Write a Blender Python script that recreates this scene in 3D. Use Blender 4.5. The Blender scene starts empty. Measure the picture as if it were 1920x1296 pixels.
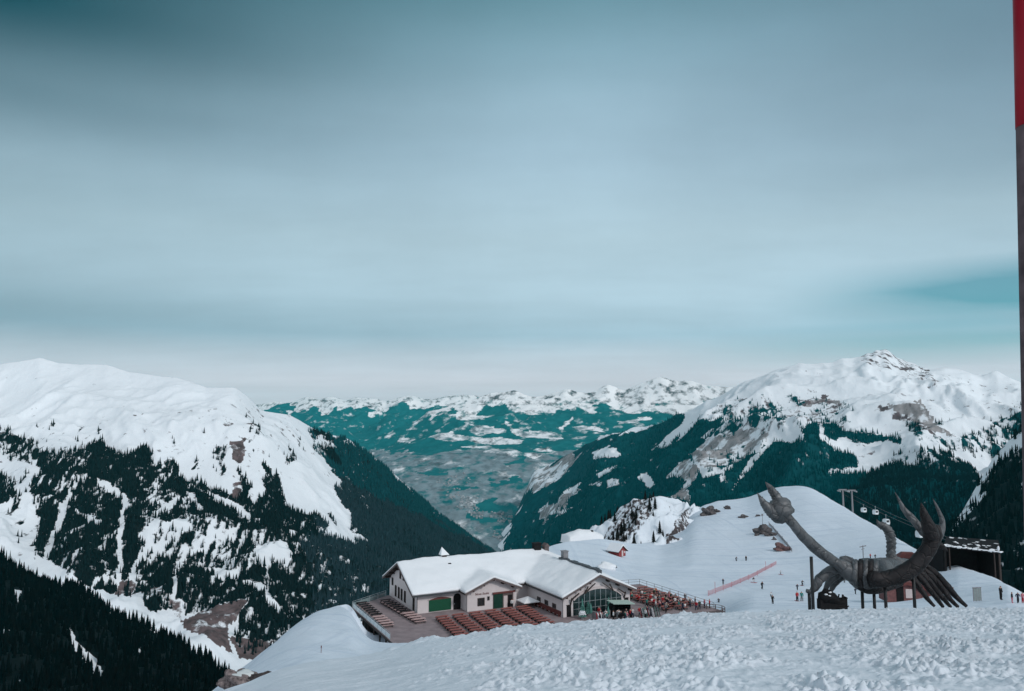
import bpy, bmesh, math, random
import numpy as np
from mathutils import Vector, Matrix, Euler
random.seed(7)
rng = np.random.default_rng(11)
sc = bpy.context.scene
COL = sc.collection
F = 1400.0
HOR = 790.0
TH = math.atan((HOR - 648.0) / F)
CT, ST = math.cos(TH), math.sin(TH)

# ------------------------------------------------------------------ survey: photo bearings -> places in the world
def pt(u, v, Y):
    u = np.asarray(u, float); v = np.asarray(v, float); Y = np.asarray(Y, float)
    a = (u - 960) / F; b = (648 - v) / F
    fy = CT - b * ST; fz = ST + b * CT
    return np.stack(np.broadcast_arrays(a / fy * Y, Y, fz / fy * Y), -1)
def pv(u, v, Y): return Vector([float(t) for t in pt(u, v, Y)])
def pix(P):
    X, Y, Z = P[..., 0], P[..., 1], P[..., 2]
    d = Y * CT + Z * ST; up = -Y * ST + Z * CT
    d = np.maximum(d, 1e-3)
    return 960 + F * X / d, 648 - F * up / d

# ------------------------------------------------------------------ noise
def _h(ix, iy, s):
    h = (ix.astype(np.int64) * 374761393 + iy.astype(np.int64) * 668265263 + s * 974634777) & 0xffffffff
    h = ((h ^ (h >> 13)) * 1274126177) & 0xffffffff
    return ((h ^ (h >> 16)) & 0xffff) / 65536.0 * 2 * math.pi
def perlin(x, y, s=0):
    x = np.asarray(x, float); y = np.asarray(y, float)
    ix = np.floor(x); iy = np.floor(y); fx = x - ix; fy = y - iy
    w = lambda t: t * t * t * (t * (t * 6 - 15) + 10)
    def g(dx, dy):
        a = _h(ix + dx, iy + dy, s)
        return np.cos(a) * (fx - dx) + np.sin(a) * (fy - dy)
    ux, uy = w(fx), w(fy)
    return ((g(0, 0) * (1 - ux) + g(1, 0) * ux) * (1 - uy) + (g(0, 1) * (1 - ux) + g(1, 1) * ux) * uy) * 1.5
def fbm(x, y, o=5, s=0, gain=.5):
    r = 0; a = 1.0
    for i in range(o):
        r = r + a * perlin(x, y, s + i * 17); x = x * 2.03; y = y * 2.03; a *= gain
    return r
def ridged(x, y, o=5, s=0):
    r = 0; a = 1.0; w = 1.0
    for i in range(o):
        n = 1 - np.abs(perlin(x, y, s + i * 31)); n = n * n * w
        r = r + a * n; w = np.clip(n * 1.6, 0, 1); x = x * 2.1; y = y * 2.1; a *= .5
    return r - 1.0
def sstep(a, b, x):
    t = np.clip((x - a) / (b - a), 0, 1); return t * t * (3 - 2 * t)
def lin(r, g, b):
    f = lambda c: c / 12.92 if c <= .04045 else ((c + .055) / 1.055) ** 2.4
    return (f(r / 255), f(g / 255), f(b / 255))

# ------------------------------------------------------------------ objects and tags
def tag(o, label=None, cat=None, group=None, kind=None):
    if label: o['label'] = label
    if cat: o['category'] = cat
    if group: o['group'] = group
    if kind: o['kind'] = kind
    return o
def empty(name, loc=(0, 0, 0), rz=0.0):
    o = bpy.data.objects.new(name, None); COL.objects.link(o)
    o.location = loc; o.rotation_euler = (0, 0, rz); o.empty_display_size = .3
    return o
def link(name, me, parent=None, loc=(0, 0, 0), rz=0.0):
    o = bpy.data.objects.new(name, me); COL.objects.link(o); o.location = loc; o.rotation_euler = (0, 0, rz)
    if parent: o.parent = parent
    return o
KIDS = {}
def kids(o):
    return [c for c in o.children]
def copy_tree(o, parent=None):
    c = o.copy(); COL.objects.link(c)
    if parent: c.parent = parent
    for ch in kids(o): copy_tree(ch, c)
    return c

def np_mesh(name, V, Fq, mat=None, smooth=True, attrs=None):
    """V (n,3), Fq (m,k) all faces with k corners"""
    me = bpy.data.meshes.new(name)
    V = np.ascontiguousarray(V, np.float32); Fq = np.ascontiguousarray(Fq, np.int32)
    m, k = Fq.shape
    me.vertices.add(len(V)); me.vertices.foreach_set('co', V.ravel())
    me.loops.add(m * k); me.loops.foreach_set('vertex_index', Fq.ravel())
    me.polygons.add(m); me.polygons.foreach_set('loop_start', np.arange(0, m * k, k, dtype=np.int32))
    me.update(calc_edges=True)
    me.polygons.foreach_set('use_smooth', np.full(m, smooth))
    if attrs:
        for an, A in attrs.items():
            a = me.attributes.new(an, 'FLOAT_COLOR', 'POINT')
            a.data.foreach_set('color', np.ascontiguousarray(A, np.float32).ravel())
    if mat: me.materials.append(mat)
    me.validate()
    return me
def grid_faces(nr, nc):
    i = np.arange(nr - 1)[:, None] * nc + np.arange(nc - 1)[None, :]
    return np.stack([i, i + 1, i + nc + 1, i + nc], -1).reshape(-1, 4)

class MB:
    def __init__(s): s.v = []; s.f = []; s.m = []
    def add(s, vs, fs, mi=0):
        o = len(s.v); s.v += [tuple(map(float, p)) for p in vs]; s.f += [tuple(o + i for i in f) for f in fs]; s.m += [mi] * len(fs)
    def box(s, x0, x1, y0, y1, z0, z1, mi=0):
        s.add([(x0, y0, z0), (x1, y0, z0), (x1, y1, z0), (x0, y1, z0), (x0, y0, z1), (x1, y0, z1), (x1, y1, z1), (x0, y1, z1)],
              [(0, 3, 2, 1), (4, 5, 6, 7), (0, 1, 5, 4), (1, 2, 6, 5), (2, 3, 7, 6), (3, 0, 4, 7)], mi)
    def bar(s, a, b, w, h=None, mi=0):
        h = h or w; a = Vector(a); b = Vector(b); d = (b - a).normalized()
        up = Vector((0, 0, 1)) if abs(d.z) < .95 else Vector((1, 0, 0))
        x = d.cross(up).normalized() * w / 2; y = x.cross(d).normalized() * h / 2
        vs = [a - x - y, a + x - y, a + x + y, a - x + y, b - x - y, b + x - y, b + x + y, b - x + y]
        s.add(vs, [(0, 1, 2, 3), (7, 6, 5, 4), (0, 4, 5, 1), (1, 5, 6, 2), (2, 6, 7, 3), (3, 7, 4, 0)], mi)
    def prism(s, poly, axis, a, b, mi=0):
        """poly: 2-D outline; axis 'x': (y,z) outline from x=a to b; 'y': (x,z); 'z': (x,y)"""
        n = len(poly)
        def mk(p, t): return {'x': (t, p[0], p[1]), 'y': (p[0], t, p[1]), 'z': (p[0], p[1], t)}[axis]
        vs = [mk(p, a) for p in poly] + [mk(p, b) for p in poly]
        fs = [tuple(range(n - 1, -1, -1)), tuple(range(n, 2 * n))] + [(i, (i + 1) % n, n + (i + 1) % n, n + i) for i in range(n)]
        s.add(vs, fs, mi)
    def tube(s, pts, rad, n=10, mi=0, cap=True, squash=None, ripple=0, seed=0):
        pts = [Vector(p) for p in pts]; N = len(pts)
        if not hasattr(rad, '__len__'): rad = [rad] * N
        vs = []; prev = None
        for i in range(N):
            d = (pts[min(i + 1, N - 1)] - pts[max(i - 1, 0)]).normalized()
            if prev is None:
                up = Vector((0, 0, 1)) if abs(d.z) < .9 else Vector((1, 0, 0)); x = d.cross(up).normalized()
            else: x = (prev - d * prev.dot(d)).normalized()
            prev = x; y = d.cross(x)
            for k in range(n):
                a = 2 * math.pi * k / n
                r = rad[i] * (1 + ripple * math.sin(3 * a + i * .7 + seed) + ripple * math.sin(5 * a - i * 1.3 + seed))
                vs.append(pts[i] + x * math.cos(a) * r * (squash or 1) + y * math.sin(a) * r)
        fs = [(i * n + k, i * n + (k + 1) % n, (i + 1) * n + (k + 1) % n, (i + 1) * n + k) for i in range(N - 1) for k in range(n)]
        if cap: fs += [tuple(range(n - 1, -1, -1)), tuple((N - 1) * n + k for k in range(n))]
        s.add(vs, fs, mi)
    def blob(s, c, r, seed=0, amp=.25, nu=12, nv=8, mi=0):
        rs = random.Random(seed); ph = [rs.uniform(0, 6.28) for _ in range(8)]
        vs = []
        for j in range(nv + 1):
            t = math.pi * j / nv
            for i in range(nu):
                a = 2 * math.pi * i / nu
                d = Vector((math.sin(t) * math.cos(a), math.sin(t) * math.sin(a), math.cos(t)))
                k = 1 + amp * (math.sin(3 * d.x + ph[0]) * math.sin(4 * d.y + ph[1]) + .6 * math.sin(7 * d.z + ph[2] + 3 * d.x) + .5 * math.sin(9 * d.y + ph[3] + 5 * d.x))
                vs.append((c[0] + d.x * r[0] * k, c[1] + d.y * r[1] * k, c[2] + d.z * r[2] * k))
        fs = [(j * nu + i, (j + 1) * nu + i, (j + 1) * nu + (i + 1) % nu, j * nu + (i + 1) % nu) for j in range(nv) for i in range(nu)]
        s.add(vs, fs, mi)
    def mesh(s, name, mats, smooth=False):
        me = bpy.data.meshes.new(name); me.from_pydata(s.v, [], s.f)
        for m in (mats if isinstance(mats, (list, tuple)) else [mats]): me.materials.append(m)
        me.polygons.foreach_set('material_index', s.m)
        me.polygons.foreach_set('use_smooth', [smooth] * len(s.f))
        me.validate(); me.update()
        bm = bmesh.new(); bm.from_mesh(me)
        bmesh.ops.remove_doubles(bm, verts=bm.verts, dist=1e-5)
        bmesh.ops.recalc_face_normals(bm, faces=bm.faces); bm.to_mesh(me); bm.free()
        return me
    def build(s, name, mats, parent=None, loc=(0, 0, 0), rz=0, smooth=False):
        return link(name, s.mesh(name, mats, smooth), parent, loc, rz)

# ------------------------------------------------------------------ materials
def newmat(name):
    m = bpy.data.materials.new(name); m.use_nodes = True
    nt = m.node_tree; b = nt.nodes['Principled BSDF']; b.inputs['Specular IOR Level'].default_value = .2
    return m, nt, b
def N(nt, t, **kw):
    n = nt.nodes.new(t)
    for k, v in kw.items(): setattr(n, k, v)
    return n
def mathn(nt, op, a, b=None, c=None):
    n = N(nt, 'ShaderNodeMath', operation=op)
    for i, x in enumerate((a, b, c)):
        if x is None: continue
        if isinstance(x, (int, float)): n.inputs[i].default_value = x
        else: nt.links.new(x, n.inputs[i])
    return n.outputs[0]
def mixc(nt, fac, a, b):
    n = N(nt, 'ShaderNodeMix', data_type='RGBA')
    for i, x in ((0, fac), (6, a), (7, b)):
        if isinstance(x, (int, float)): n.inputs[i].default_value = x
        elif isinstance(x, tuple): n.inputs[i].default_value = (*x[:3], 1)
        else: nt.links.new(x, n.inputs[i])
    return n.outputs[2]
def noise(nt, vec, scale, detail=5, rough=.55):
    n = N(nt, 'ShaderNodeTexNoise'); n.inputs['Scale'].default_value = scale
    n.inputs['Detail'].default_value = detail; n.inputs['Roughness'].default_value = rough
    if vec is not None: nt.links.new(vec, n.inputs['Vector'])
    return n.outputs[0]
def maprange(nt, x, a, b, c=0, d=1, soft=False):
    n = N(nt, 'ShaderNodeMapRange'); n.interpolation_type = 'SMOOTHSTEP' if soft else 'LINEAR'; nt.links.new(x, n.inputs[0])
    for i, q in enumerate((a, b, c, d)): n.inputs[i + 1].default_value = q
    return n.outputs[0]
def plain(name, c1, c2=None, scale=3, rough=.75, bump=.0, metal=0, spec=.25, detail=6):
    """two-tone procedural surface"""
    m, nt, b = newmat(name)
    tc = N(nt, 'ShaderNodeTexCoord').outputs['Object']
    n = noise(nt, tc, scale, detail)
    c2 = c2 or tuple(x * .75 for x in c1)
    nt.links.new(mixc(nt, maprange(nt, n, .3, .7), c1, c2), b.inputs['Base Color'])
    b.inputs['Roughness'].default_value = rough; b.inputs['Metallic'].default_value = metal
    b.inputs['Specular IOR Level'].default_value = spec
    if bump:
        bp = N(nt, 'ShaderNodeBump'); bp.inputs['Strength'].default_value = .6; bp.inputs['Distance'].default_value = bump
        nt.links.new(n, bp.inputs['Height']); nt.links.new(bp.outputs[0], b.inputs['Normal'])
    return m
def sheet_metal(name, c1, c2, scale=1.0, rough=.5):
    """hammered plates: each plate its own tone, dark seams between"""
    m, nt, b = newmat(name)
    tc = N(nt, 'ShaderNodeTexCoord').outputs['Object']
    wv = N(nt, 'ShaderNodeVectorMath', operation='ADD'); nt.links.new(tc, wv.inputs[0])
    nz = N(nt, 'ShaderNodeTexNoise'); nz.inputs['Scale'].default_value = .9; nt.links.new(tc, nz.inputs['Vector']); nt.links.new(nz.outputs[1], wv.inputs[1])
    v1 = N(nt, 'ShaderNodeTexVoronoi'); v1.inputs['Scale'].default_value = scale; nt.links.new(wv.outputs[0], v1.inputs['Vector'])
    v2 = N(nt, 'ShaderNodeTexVoronoi', feature='DISTANCE_TO_EDGE'); v2.inputs['Scale'].default_value = scale; nt.links.new(wv.outputs[0], v2.inputs['Vector'])
    sp = N(nt, 'ShaderNodeSeparateColor'); nt.links.new(v1.outputs['Color'], sp.inputs[0])
    n = noise(nt, tc, 4, 7, .65)
    c = mixc(nt, mathn(nt, 'MULTIPLY', mathn(nt, 'ADD', sp.outputs[0], maprange(nt, n, .3, .7)), .5), c1, c2)
    c = mixc(nt, maprange(nt, v2.outputs[0], .0, .035, .55, 0), c, tuple(x * .35 for x in c2))
    nt.links.new(c, b.inputs['Base Color']); b.inputs['Metallic'].default_value = .35; b.inputs['Roughness'].default_value = rough; b.inputs['Specular IOR Level'].default_value = .3
    bp = N(nt, 'ShaderNodeBump'); bp.inputs['Strength'].default_value = .9; bp.inputs['Distance'].default_value = .06
    nt.links.new(mathn(nt, 'ADD', mathn(nt, 'MULTIPLY', maprange(nt, v2.outputs[0], 0, .09), .7), mathn(nt, 'MULTIPLY', n, .5)), bp.inputs['Height']); nt.links.new(bp.outputs[0], b.inputs['Normal'])
    return m
SNOW = (.80, .845, .88)
def snow_mat(name, big=.05, fine=4.0, bd=.05, bd2=.0, col=SNOW, tint=.9):
    m, nt, b = newmat(name)
    pos = N(nt, 'ShaderNodeNewGeometry').outputs['Position']
    n1 = noise(nt, pos, big, 4); n2 = noise(nt, pos, fine, 6, .6)
    nt.links.new(mixc(nt, maprange(nt, n1, .35, .7), col, tuple(c * tint for c in col)), b.inputs['Base Color'])
    b.inputs['Roughness'].default_value = .65; b.inputs['Specular IOR Level'].default_value = .15
    bp = N(nt, 'ShaderNodeBump'); bp.inputs['Strength'].default_value = 1; bp.inputs['Distance'].default_value = bd
    nt.links.new(n2, bp.inputs['Height']); nt.links.new(bp.outputs[0], b.inputs['Normal'])
    if bd2:
        bp2 = N(nt, 'ShaderNodeBump'); bp2.inputs['Strength'].default_value = 1; bp2.inputs['Distance'].default_value = bd2
        nt.links.new(noise(nt, pos, big * 6, 5), bp2.inputs['Height']); nt.links.new(bp.outputs[0], bp2.inputs['Normal'])
        nt.links.new(bp2.outputs[0], b.inputs['Normal'])
    return m
def mountain_mat(name, size, forest=(.010, .022, .022), rock=(.10, .085, .085), field=(.24, .23, .225), snow=SNOW, forest2=None, bump=3.0, speck=.33, stretch=(1, 1, .5), contrast=.07, namp=.8):
    m, nt, b = newmat(name)
    geo = N(nt, 'ShaderNodeNewGeometry'); pos = geo.outputs['Position']
    mp = N(nt, 'ShaderNodeMapping'); nt.links.new(pos, mp.inputs[0]); mp.inputs['Scale'].default_value = stretch
    pos = mp.outputs[0]
    at = N(nt, 'ShaderNodeAttribute', attribute_name='mask')
    sp = N(nt, 'ShaderNodeSeparateColor'); nt.links.new(at.outputs['Color'], sp.inputs[0])
    def cover(ch, sc, det=7):
        n = noise(nt, pos, 1.0 / (size * sc), det, .62)
        s = mathn(nt, 'ADD', sp.outputs[ch], mathn(nt, 'MULTIPLY', mathn(nt, 'SUBTRACT', n, .5), namp * 2))
        return maprange(nt, s, .5 - contrast, .5 + contrast)
    nb = noise(nt, pos, 1 / (size * .35), 6)
    snowc = mixc(nt, maprange(nt, noise(nt, pos, 1 / (size * 3), 5), .35, .7), snow, tuple(c * .93 for c in snow))
    fieldc = mixc(nt, maprange(nt, nb, .35, .65), field, tuple(c * .55 for c in field))
    rockc = mixc(nt, maprange(nt, nb, .35, .65), rock, tuple(c * .45 for c in rock))
    f2 = forest2 or tuple(c * 2.0 for c in forest)
    forc = mixc(nt, maprange(nt, nb, .4, .7), forest, f2)
    c = mixc(nt, cover(2, .8), snowc, fieldc)
    c = mixc(nt, cover(1, .5), c, rockc)
    c = mixc(nt, cover(0, .6), c, forc)
    nt.links.new(c, b.inputs['Base Color']); b.inputs['Roughness'].default_value = .8; b.inputs['Specular IOR Level'].default_value = .05
    bp = N(nt, 'ShaderNodeBump'); bp.inputs['Strength'].default_value = .8; bp.inputs['Distance'].default_value = bump
    nt.links.new(noise(nt, pos, 1 / (size * .7), 8, .6), bp.inputs['Height']); nt.links.new(bp.outputs[0], b.inputs['Normal'])
    return m

# ------------------------------------------------------------------ terrain lofted through surveyed contour lines
def sinterp(x, xs, ys, sig):
    """interpolation through the survey points with the kinks rounded off (sig in the units of x)"""
    g = np.arange(min(x.min(), xs.min()) - 4 * sig, max(x.max(), xs.max()) + 4 * sig, 2.0)
    y = np.interp(g, xs, ys); n = max(1, int(3 * sig / 2)); k = np.exp(-.5 * (np.arange(-n, n + 1) * 2.0 / sig) ** 2); k /= k.sum()
    y = np.convolve(np.pad(y, n, mode='edge'), k, mode='valid')
    return np.interp(x, g, y)
def loft(rows, us, seg, amp=0, size=400, seed=0, env=None, back=(700, 500)):
    """rows: list of [(u,v,Y)...] from the ridge down to the foot; a back slope is added behind the ridge"""
    L = []
    for ri, r in enumerate(rows):
        r = sorted(r); a = np.array(r, float)
        L.append(pt(us, sinterp(us, a[:, 0], a[:, 1], 2.6 if ri == 0 else 28), sinterp(us, a[:, 0], a[:, 2], 26)))
    sc_ = (L[0][:, 1] + back[0]) / L[0][:, 1]
    bk = L[0].copy(); bk[:, 0] *= sc_; bk[:, 1] *= sc_; bk[:, 2] -= back[1]
    bk2 = bk.copy(); bk2[:, 0] *= sc_; bk2[:, 1] *= sc_; bk2[:, 2] -= back[1] * 1.5
    out = [bk2, bk + .0]; tag_ = [-2, -1]
    out2 = []; tt = []
    for k in range(4): out2.append(bk2 * (1 - k / 4) + bk * (k / 4)); tt.append(-2 + k / 4)
    for k in range(6): out2.append(bk * (1 - k / 6) + L[0] * (k / 6)); tt.append(-1 + k / 6)
    n = len(L)
    for i in range(n - 1):
        p0 = L[max(i - 1, 0)]; p1 = L[i]; p2 = L[i + 1]; p3 = L[min(i + 2, n - 1)]
        for k in range(seg[i]):
            t = k / seg[i]
            cr = .5 * ((2 * p1) + (-p0 + p2) * t + (2 * p0 - 5 * p1 + 4 * p2 - p3) * t * t + (-p0 + 3 * p1 - 3 * p2 + p3) * t ** 3)
            ln = p1 * (1 - t) + p2 * t
            out2.append(.6 * cr + .4 * ln); tt.append(i + t)
    out2.append(L[-1]); tt.append(n - 1)
    P = np.array(out2); T = np.repeat(np.array(tt)[:, None], len(us), 1)
    if amp:
        e = np.clip(np.abs(T) * 3, .12, 1) if env is None else env(T, P)
        wx = perlin(P[..., 0] / size * .7, P[..., 1] / size * .7, seed + 90) * .35
        P[..., 2] += amp * e * (ridged(P[..., 0] / size + wx, P[..., 1] / size - wx, 6, seed) * .9 + .5 * fbm(P[..., 0] / size * .4, P[..., 1] / size * .4, 3, seed + 5))
    return P, T
def inpoly(U, V, pts):
    r = np.zeros(U.shape, bool); n = len(pts); j = n - 1
    for i in range(n):
        xi, yi = pts[i]; xj, yj = pts[j]
        if yi != yj:
            r ^= ((yi > V) != (yj > V)) & (U < (xj - xi) * (V - yi) / (yj - yi) + xi)
        j = i
    return r
def warp(P, U, V, a, s, seed):
    """land-cover edges wander: offset the survey by noise that lives on the ground"""
    x = P[..., 0] / s; y = P[..., 1] / s
    return U + a * fbm(x, y, 4, seed), V + a * .7 * fbm(x, y, 4, seed + 50)
def sc_poly(pts, k, ox, oy): return [(ox + x * k, oy + y * k) for x, y in pts]

def tri_cones(base, h, r, seed, tiers=2, n=5):
    """many little spruces as one array: base (m,3), heights, radii"""
    m = len(base); g = np.random.default_rng(seed); a0 = g.uniform(0, 6.28, m)
    Vs = []; Fs = []; off = 0
    spec = [(0.04, 1.0, .62), (.36, .66, 1.0)] if tiers == 2 else [(.03, 1, .5), (.25, .78, .72), (.5, .5, 1.0)]
    for (z0, rr, z1) in spec:
        jit = 1 + g.uniform(-.25, .25, (m, n))
        ang = a0[:, None] + np.arange(n)[None] * 2 * math.pi / n + z0 * 2
        ring = np.stack([base[:, 0:1] + np.cos(ang) * (r * rr)[:, None] * jit, base[:, 1:2] + np.sin(ang) * (r * rr)[:, None] * jit,
                         np.repeat((base[:, 2] + h * z0)[:, None], n, 1)], -1)
        tip = base.copy(); tip[:, 2] += h * z1
        V = np.concatenate([ring, tip[:, None]], 1)      # m,n+1,3
        idx = np.arange(m)[:, None] * (n + 1)
        k = np.arange(n)[None]
        f = np.stack([idx + k, idx + (k + 1) % n, np.repeat(idx + n, n, 1)], -1).reshape(-1, 3) + off
        Vs.append(V.reshape(-1, 3)); Fs.append(f); off += m * (n + 1)
    return np.concatenate(Vs), np.concatenate(Fs)
def scatter(P, dens, n, seed):
    g = np.random.default_rng(seed)
    a = P[:-1, :-1]; b = P[:-1, 1:]; c = P[1:, :-1]; d = P[1:, 1:]
    ar = np.abs((b - a)[..., 0] * (c - a)[..., 1] - (b - a)[..., 1] * (c - a)[..., 0]) * (dens[:-1, :-1] + dens[1:, 1:]) / 2
    pr = ar.ravel(); pr = pr / pr.sum()
    k = g.choice(len(pr), n, p=pr); i, j = np.unravel_index(k, ar.shape)
    s = g.random((n, 1)); t = g.random((n, 1))
    return (a[i, j] * (1 - s) + b[i, j] * s) * (1 - t) + (c[i, j] * (1 - s) + d[i, j] * s) * t
# ================================================================== MOUNTAINS
def mask_arr(P, **k):
    A = np.zeros(P.shape[:2] + (4,)); A[..., 3] = 1
    for ch, i in (('f', 0), ('r', 1), ('d', 2)): A[..., i] = k.get(ch, 0)
    return A
def terrain(name, P, mat, A=None, kind='structure'):
    nr, nc = P.shape[:2]
    me = np_mesh(name, P.reshape(-1, 3), grid_faces(nr, nc)[:, ::-1], mat, True, {'mask': A.reshape(-1, 4)} if A is not None else None)
    return tag(link(name, me), kind=kind)

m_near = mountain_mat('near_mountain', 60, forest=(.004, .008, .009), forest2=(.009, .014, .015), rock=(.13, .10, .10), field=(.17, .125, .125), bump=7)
m_mid = mountain_mat('mid_mountain', 90, forest=(.002, .052, .062), forest2=(.003, .070, .082), rock=(.15, .115, .12), field=(.36, .34, .34), bump=9)  # part of the valley haze is put into the teal forest colour
m_far = mountain_mat('far_mountain', 260, forest=(.008, .125, .135), forest2=(.016, .170, .180), rock=(.11, .12, .13), field=(.26, .325, .355), bump=22, contrast=.17, namp=1.15, stretch=(1, .6, 1), snow=(.93, .935, .94))  # forest teal carries distance haze in its base colour

# ---- the long snowy mountain across the side valley
lm_rows = [
 [(-300, 700, 3100), (-60, 687, 3050), (0, 683, 3000), (40, 676, 3000), (75, 669, 3000), (110, 680, 3000), (150, 684, 3000), (200, 684, 2950), (240, 697, 2950), (280, 703, 2900), (330, 708, 2850),
  (360, 718, 2850), (385, 728, 2800), (440, 728, 2800), (465, 745, 2850), (490, 770, 2950), (520, 775, 3000), (545, 780, 3050), (600, 808, 3250), (650, 822, 3400), (700, 855, 3600), (760, 908, 3900),
  (820, 960, 4150), (870, 997, 4300), (915, 1028, 4400), (990, 1075, 4500)],
 [(-300, 800, 2650), (0, 790, 2650), (200, 785, 2600), (330, 800, 2550), (440, 810, 2500), (520, 850, 2550), (600, 890, 2700), (680, 930, 2950), (780, 985, 3350), (860, 1020, 3650), (915, 1045, 3850), (990, 1085, 4000)],
 [(-300, 930, 2150), (0, 920, 2150), (200, 920, 2150), (400, 950, 2150), (600, 1000, 2250), (700, 1030, 2450), (800, 1060, 2750), (915, 1085, 3100), (990, 1110, 3200)],
 [(-300, 1080, 1750), (0, 1070, 1750), (300, 1090, 1750), (500, 1120, 1750), (700, 1140, 1900), (915, 1140, 2300), (990, 1150, 2400)],
 [(-300, 1320, 1350), (0, 1300, 1380), (300, 1300, 1400), (500, 1290, 1400), (700, 1260, 1450), (915, 1240, 1700), (990, 1240, 1800)]]
us = np.linspace(-300, 990, 470)
P, T = loft(lm_rows, us, [64, 90, 90, 50], amp=46, size=430, seed=3, back=(500, 320), env=lambda T, P: np.where(T < 0, .3, np.clip(.10 + T * .9, .1, 1)))
U, V = pix(P); Uw, Vw = warp(P, U, V, 16, 150, 21)
k5 = lambda pts: sc_poly(pts, .506, 0, 640)
f = np.zeros(U.shape)
f[inpoly(Uw, Vw, k5([(125, 400), (230, 395), (300, 405), (390, 345), (405, 395), (480, 425), (550, 395), (595, 450), (640, 435), (700, 500), (780, 540), (880, 570), (905, 475), (930, 560), (960, 600), (1000, 450), (1050, 480), (1060, 620), (1190, 640), (1210, 720), (1304, 750), (1400, 800), (1500, 860), (1700, 830), (1800, 780), (1900, 830), (1700, 1100), (1304, 1020), (1190, 1050), (1130, 1085), (1000, 1135), (930, 1175), (880, 1160), (850, 1000), (700, 1010), (640, 1000), (540, 1000), (420, 930), (300, 890), (170, 800), (130, 780)]))] = .86
f[inpoly(Uw, Vw, [(594, 806), (650, 823), (700, 855), (820, 960), (930, 1036), (930, 1080), (700, 1140), (640, 1010), (692, 1022), (680, 1008), (625, 985), (612, 930), (632, 900), (612, 870), (596, 835)])] = .97
f[inpoly(Uw, Vw, k5([(1160, 330), (1230, 360), (1215, 440), (1180, 420)]))] = .55
f[inpoly(Uw, Vw, k5([(770, 370), (830, 400), (835, 490), (800, 500), (770, 440)]))] = .55
f[inpoly(Uw, Vw, k5([(-80, 300), (60, 350), (120, 385), (110, 450), (0, 430), (-80, 430)]))] = .66
f[inpoly(Uw, Vw, k5([(-80, 480), (50, 500), (60, 590), (0, 600), (-80, 600)]))] = .75
f[inpoly(Uw, Vw, k5([(-80, 440), (120, 470), (150, 700), (140, 810), (60, 770), (0, 640)])) & (f < .1)] = .27
f[inpoly(Uw, Vw, k5([(540, 480), (640, 560), (720, 640), (850, 690), (1000, 700), (1085, 770), (1060, 840), (950, 830), (860, 900), (760, 860), (600, 830), (520, 700)]))] = .60
f[inpoly(Uw, Vw, k5([(860, 170), (900, 230), (960, 330), (1010, 400), (1150, 330), (1180, 420), (1080, 470), (960, 430), (880, 330)])) & (f < .1)] = .16
f[inpoly(Uw, Vw, k5([(600, 340), (860, 330), (860, 520), (720, 480)])) & (f < .1)] = .17
f[inpoly(Uw, Vw, k5([(130, 300), (420, 320), (420, 400), (130, 400)])) & (f < .1)] = .22
U2, V2 = warp(P, U, V, 5, 60, 33)
for pl in ([(290, 465), (280, 520), (245, 640), (178, 805), (158, 800), (200, 690), (225, 600), (262, 540)],
           [(452, 550), (482, 590), (455, 700), (449, 1000), (428, 1000), (436, 700)], [(735, 550), (860, 585), (925, 640), (932, 672), (860, 625)],
           [(525, 755), (504, 860), (480, 892), (488, 820)], [(552, 700), (578, 720), (535, 810), (518, 795)], [(645, 850), (660, 850), (650, 990), (636, 985)],
           [(790, 845), (880, 845), (892, 878), (800, 872)], [(880, 888), (970, 895), (1055, 1000), (1030, 1015), (960, 930)], [(345, 500), (450, 550), (440, 580), (360, 530)],
           [(280, 615), (380, 670), (365, 690), (290, 640)], [(690, 560), (720, 570), (760, 640), (700, 600)], [(940, 760), (1060, 750), (1080, 800), (960, 830)],
           [(385, 870), (445, 870), (430, 900), (390, 905)], [(600, 670), (680, 660), (690, 700), (610, 705)], [(1190, 430), (1225, 470), (1230, 540), (1300, 640), (1310, 755), (1260, 720), (1200, 600), (1180, 520)]):
    f[inpoly(U2, V2, k5(pl))] = .02
for pl in ([(540, 1000), (700, 1030), (680, 1085), (590, 1060)], [(680, 1085), (760, 1105), (875, 1200), (820, 1215), (720, 1130)], [(820, 975), (890, 985), (880, 1060), (862, 1185), (838, 1180), (815, 1060)],
           [(-60, 640), (0, 650), (60, 760), (150, 825), (300, 885), (300, 915), (120, 890), (-60, 800)], [(455, 960), (520, 930), (540, 1010), (470, 1010)]):
    f[inpoly(U2, V2, k5(pl))] = .10
d = np.zeros(U.shape)
for pl, q in (([(690, 1040), (760, 1000), (900, 950), (885, 1010), (850, 1165), (760, 1100)], .66), ([(870, 1085), (1050, 1085), (930, 1180), (870, 1180)], .68), ([(450, 885), (515, 885), (515, 945), (455, 945)], .6),
              ([(855, 365), (920, 360), (925, 430), (905, 465), (860, 440)], .62), ([(850, 520), (905, 515), (900, 580), (860, 570)], .7), ([(520, 890), (700, 960), (690, 1030), (640, 1010)], .35)):
    s_ = inpoly(Uw, Vw, k5(pl)); d[s_] = q; f[s_] = np.minimum(f[s_], .40 if q < .6 else .48); r_br = s_ if 'r_br' not in globals() else (r_br | s_)
r = .15 + .06 * (V > 760)
r = r + .20 * r_br + .12 * np.exp(-((U - 470) / 90) ** 2 - ((V - 800) / 60) ** 2)
f[T < 0] = 0
LM_P, LM_f = P, f
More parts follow.
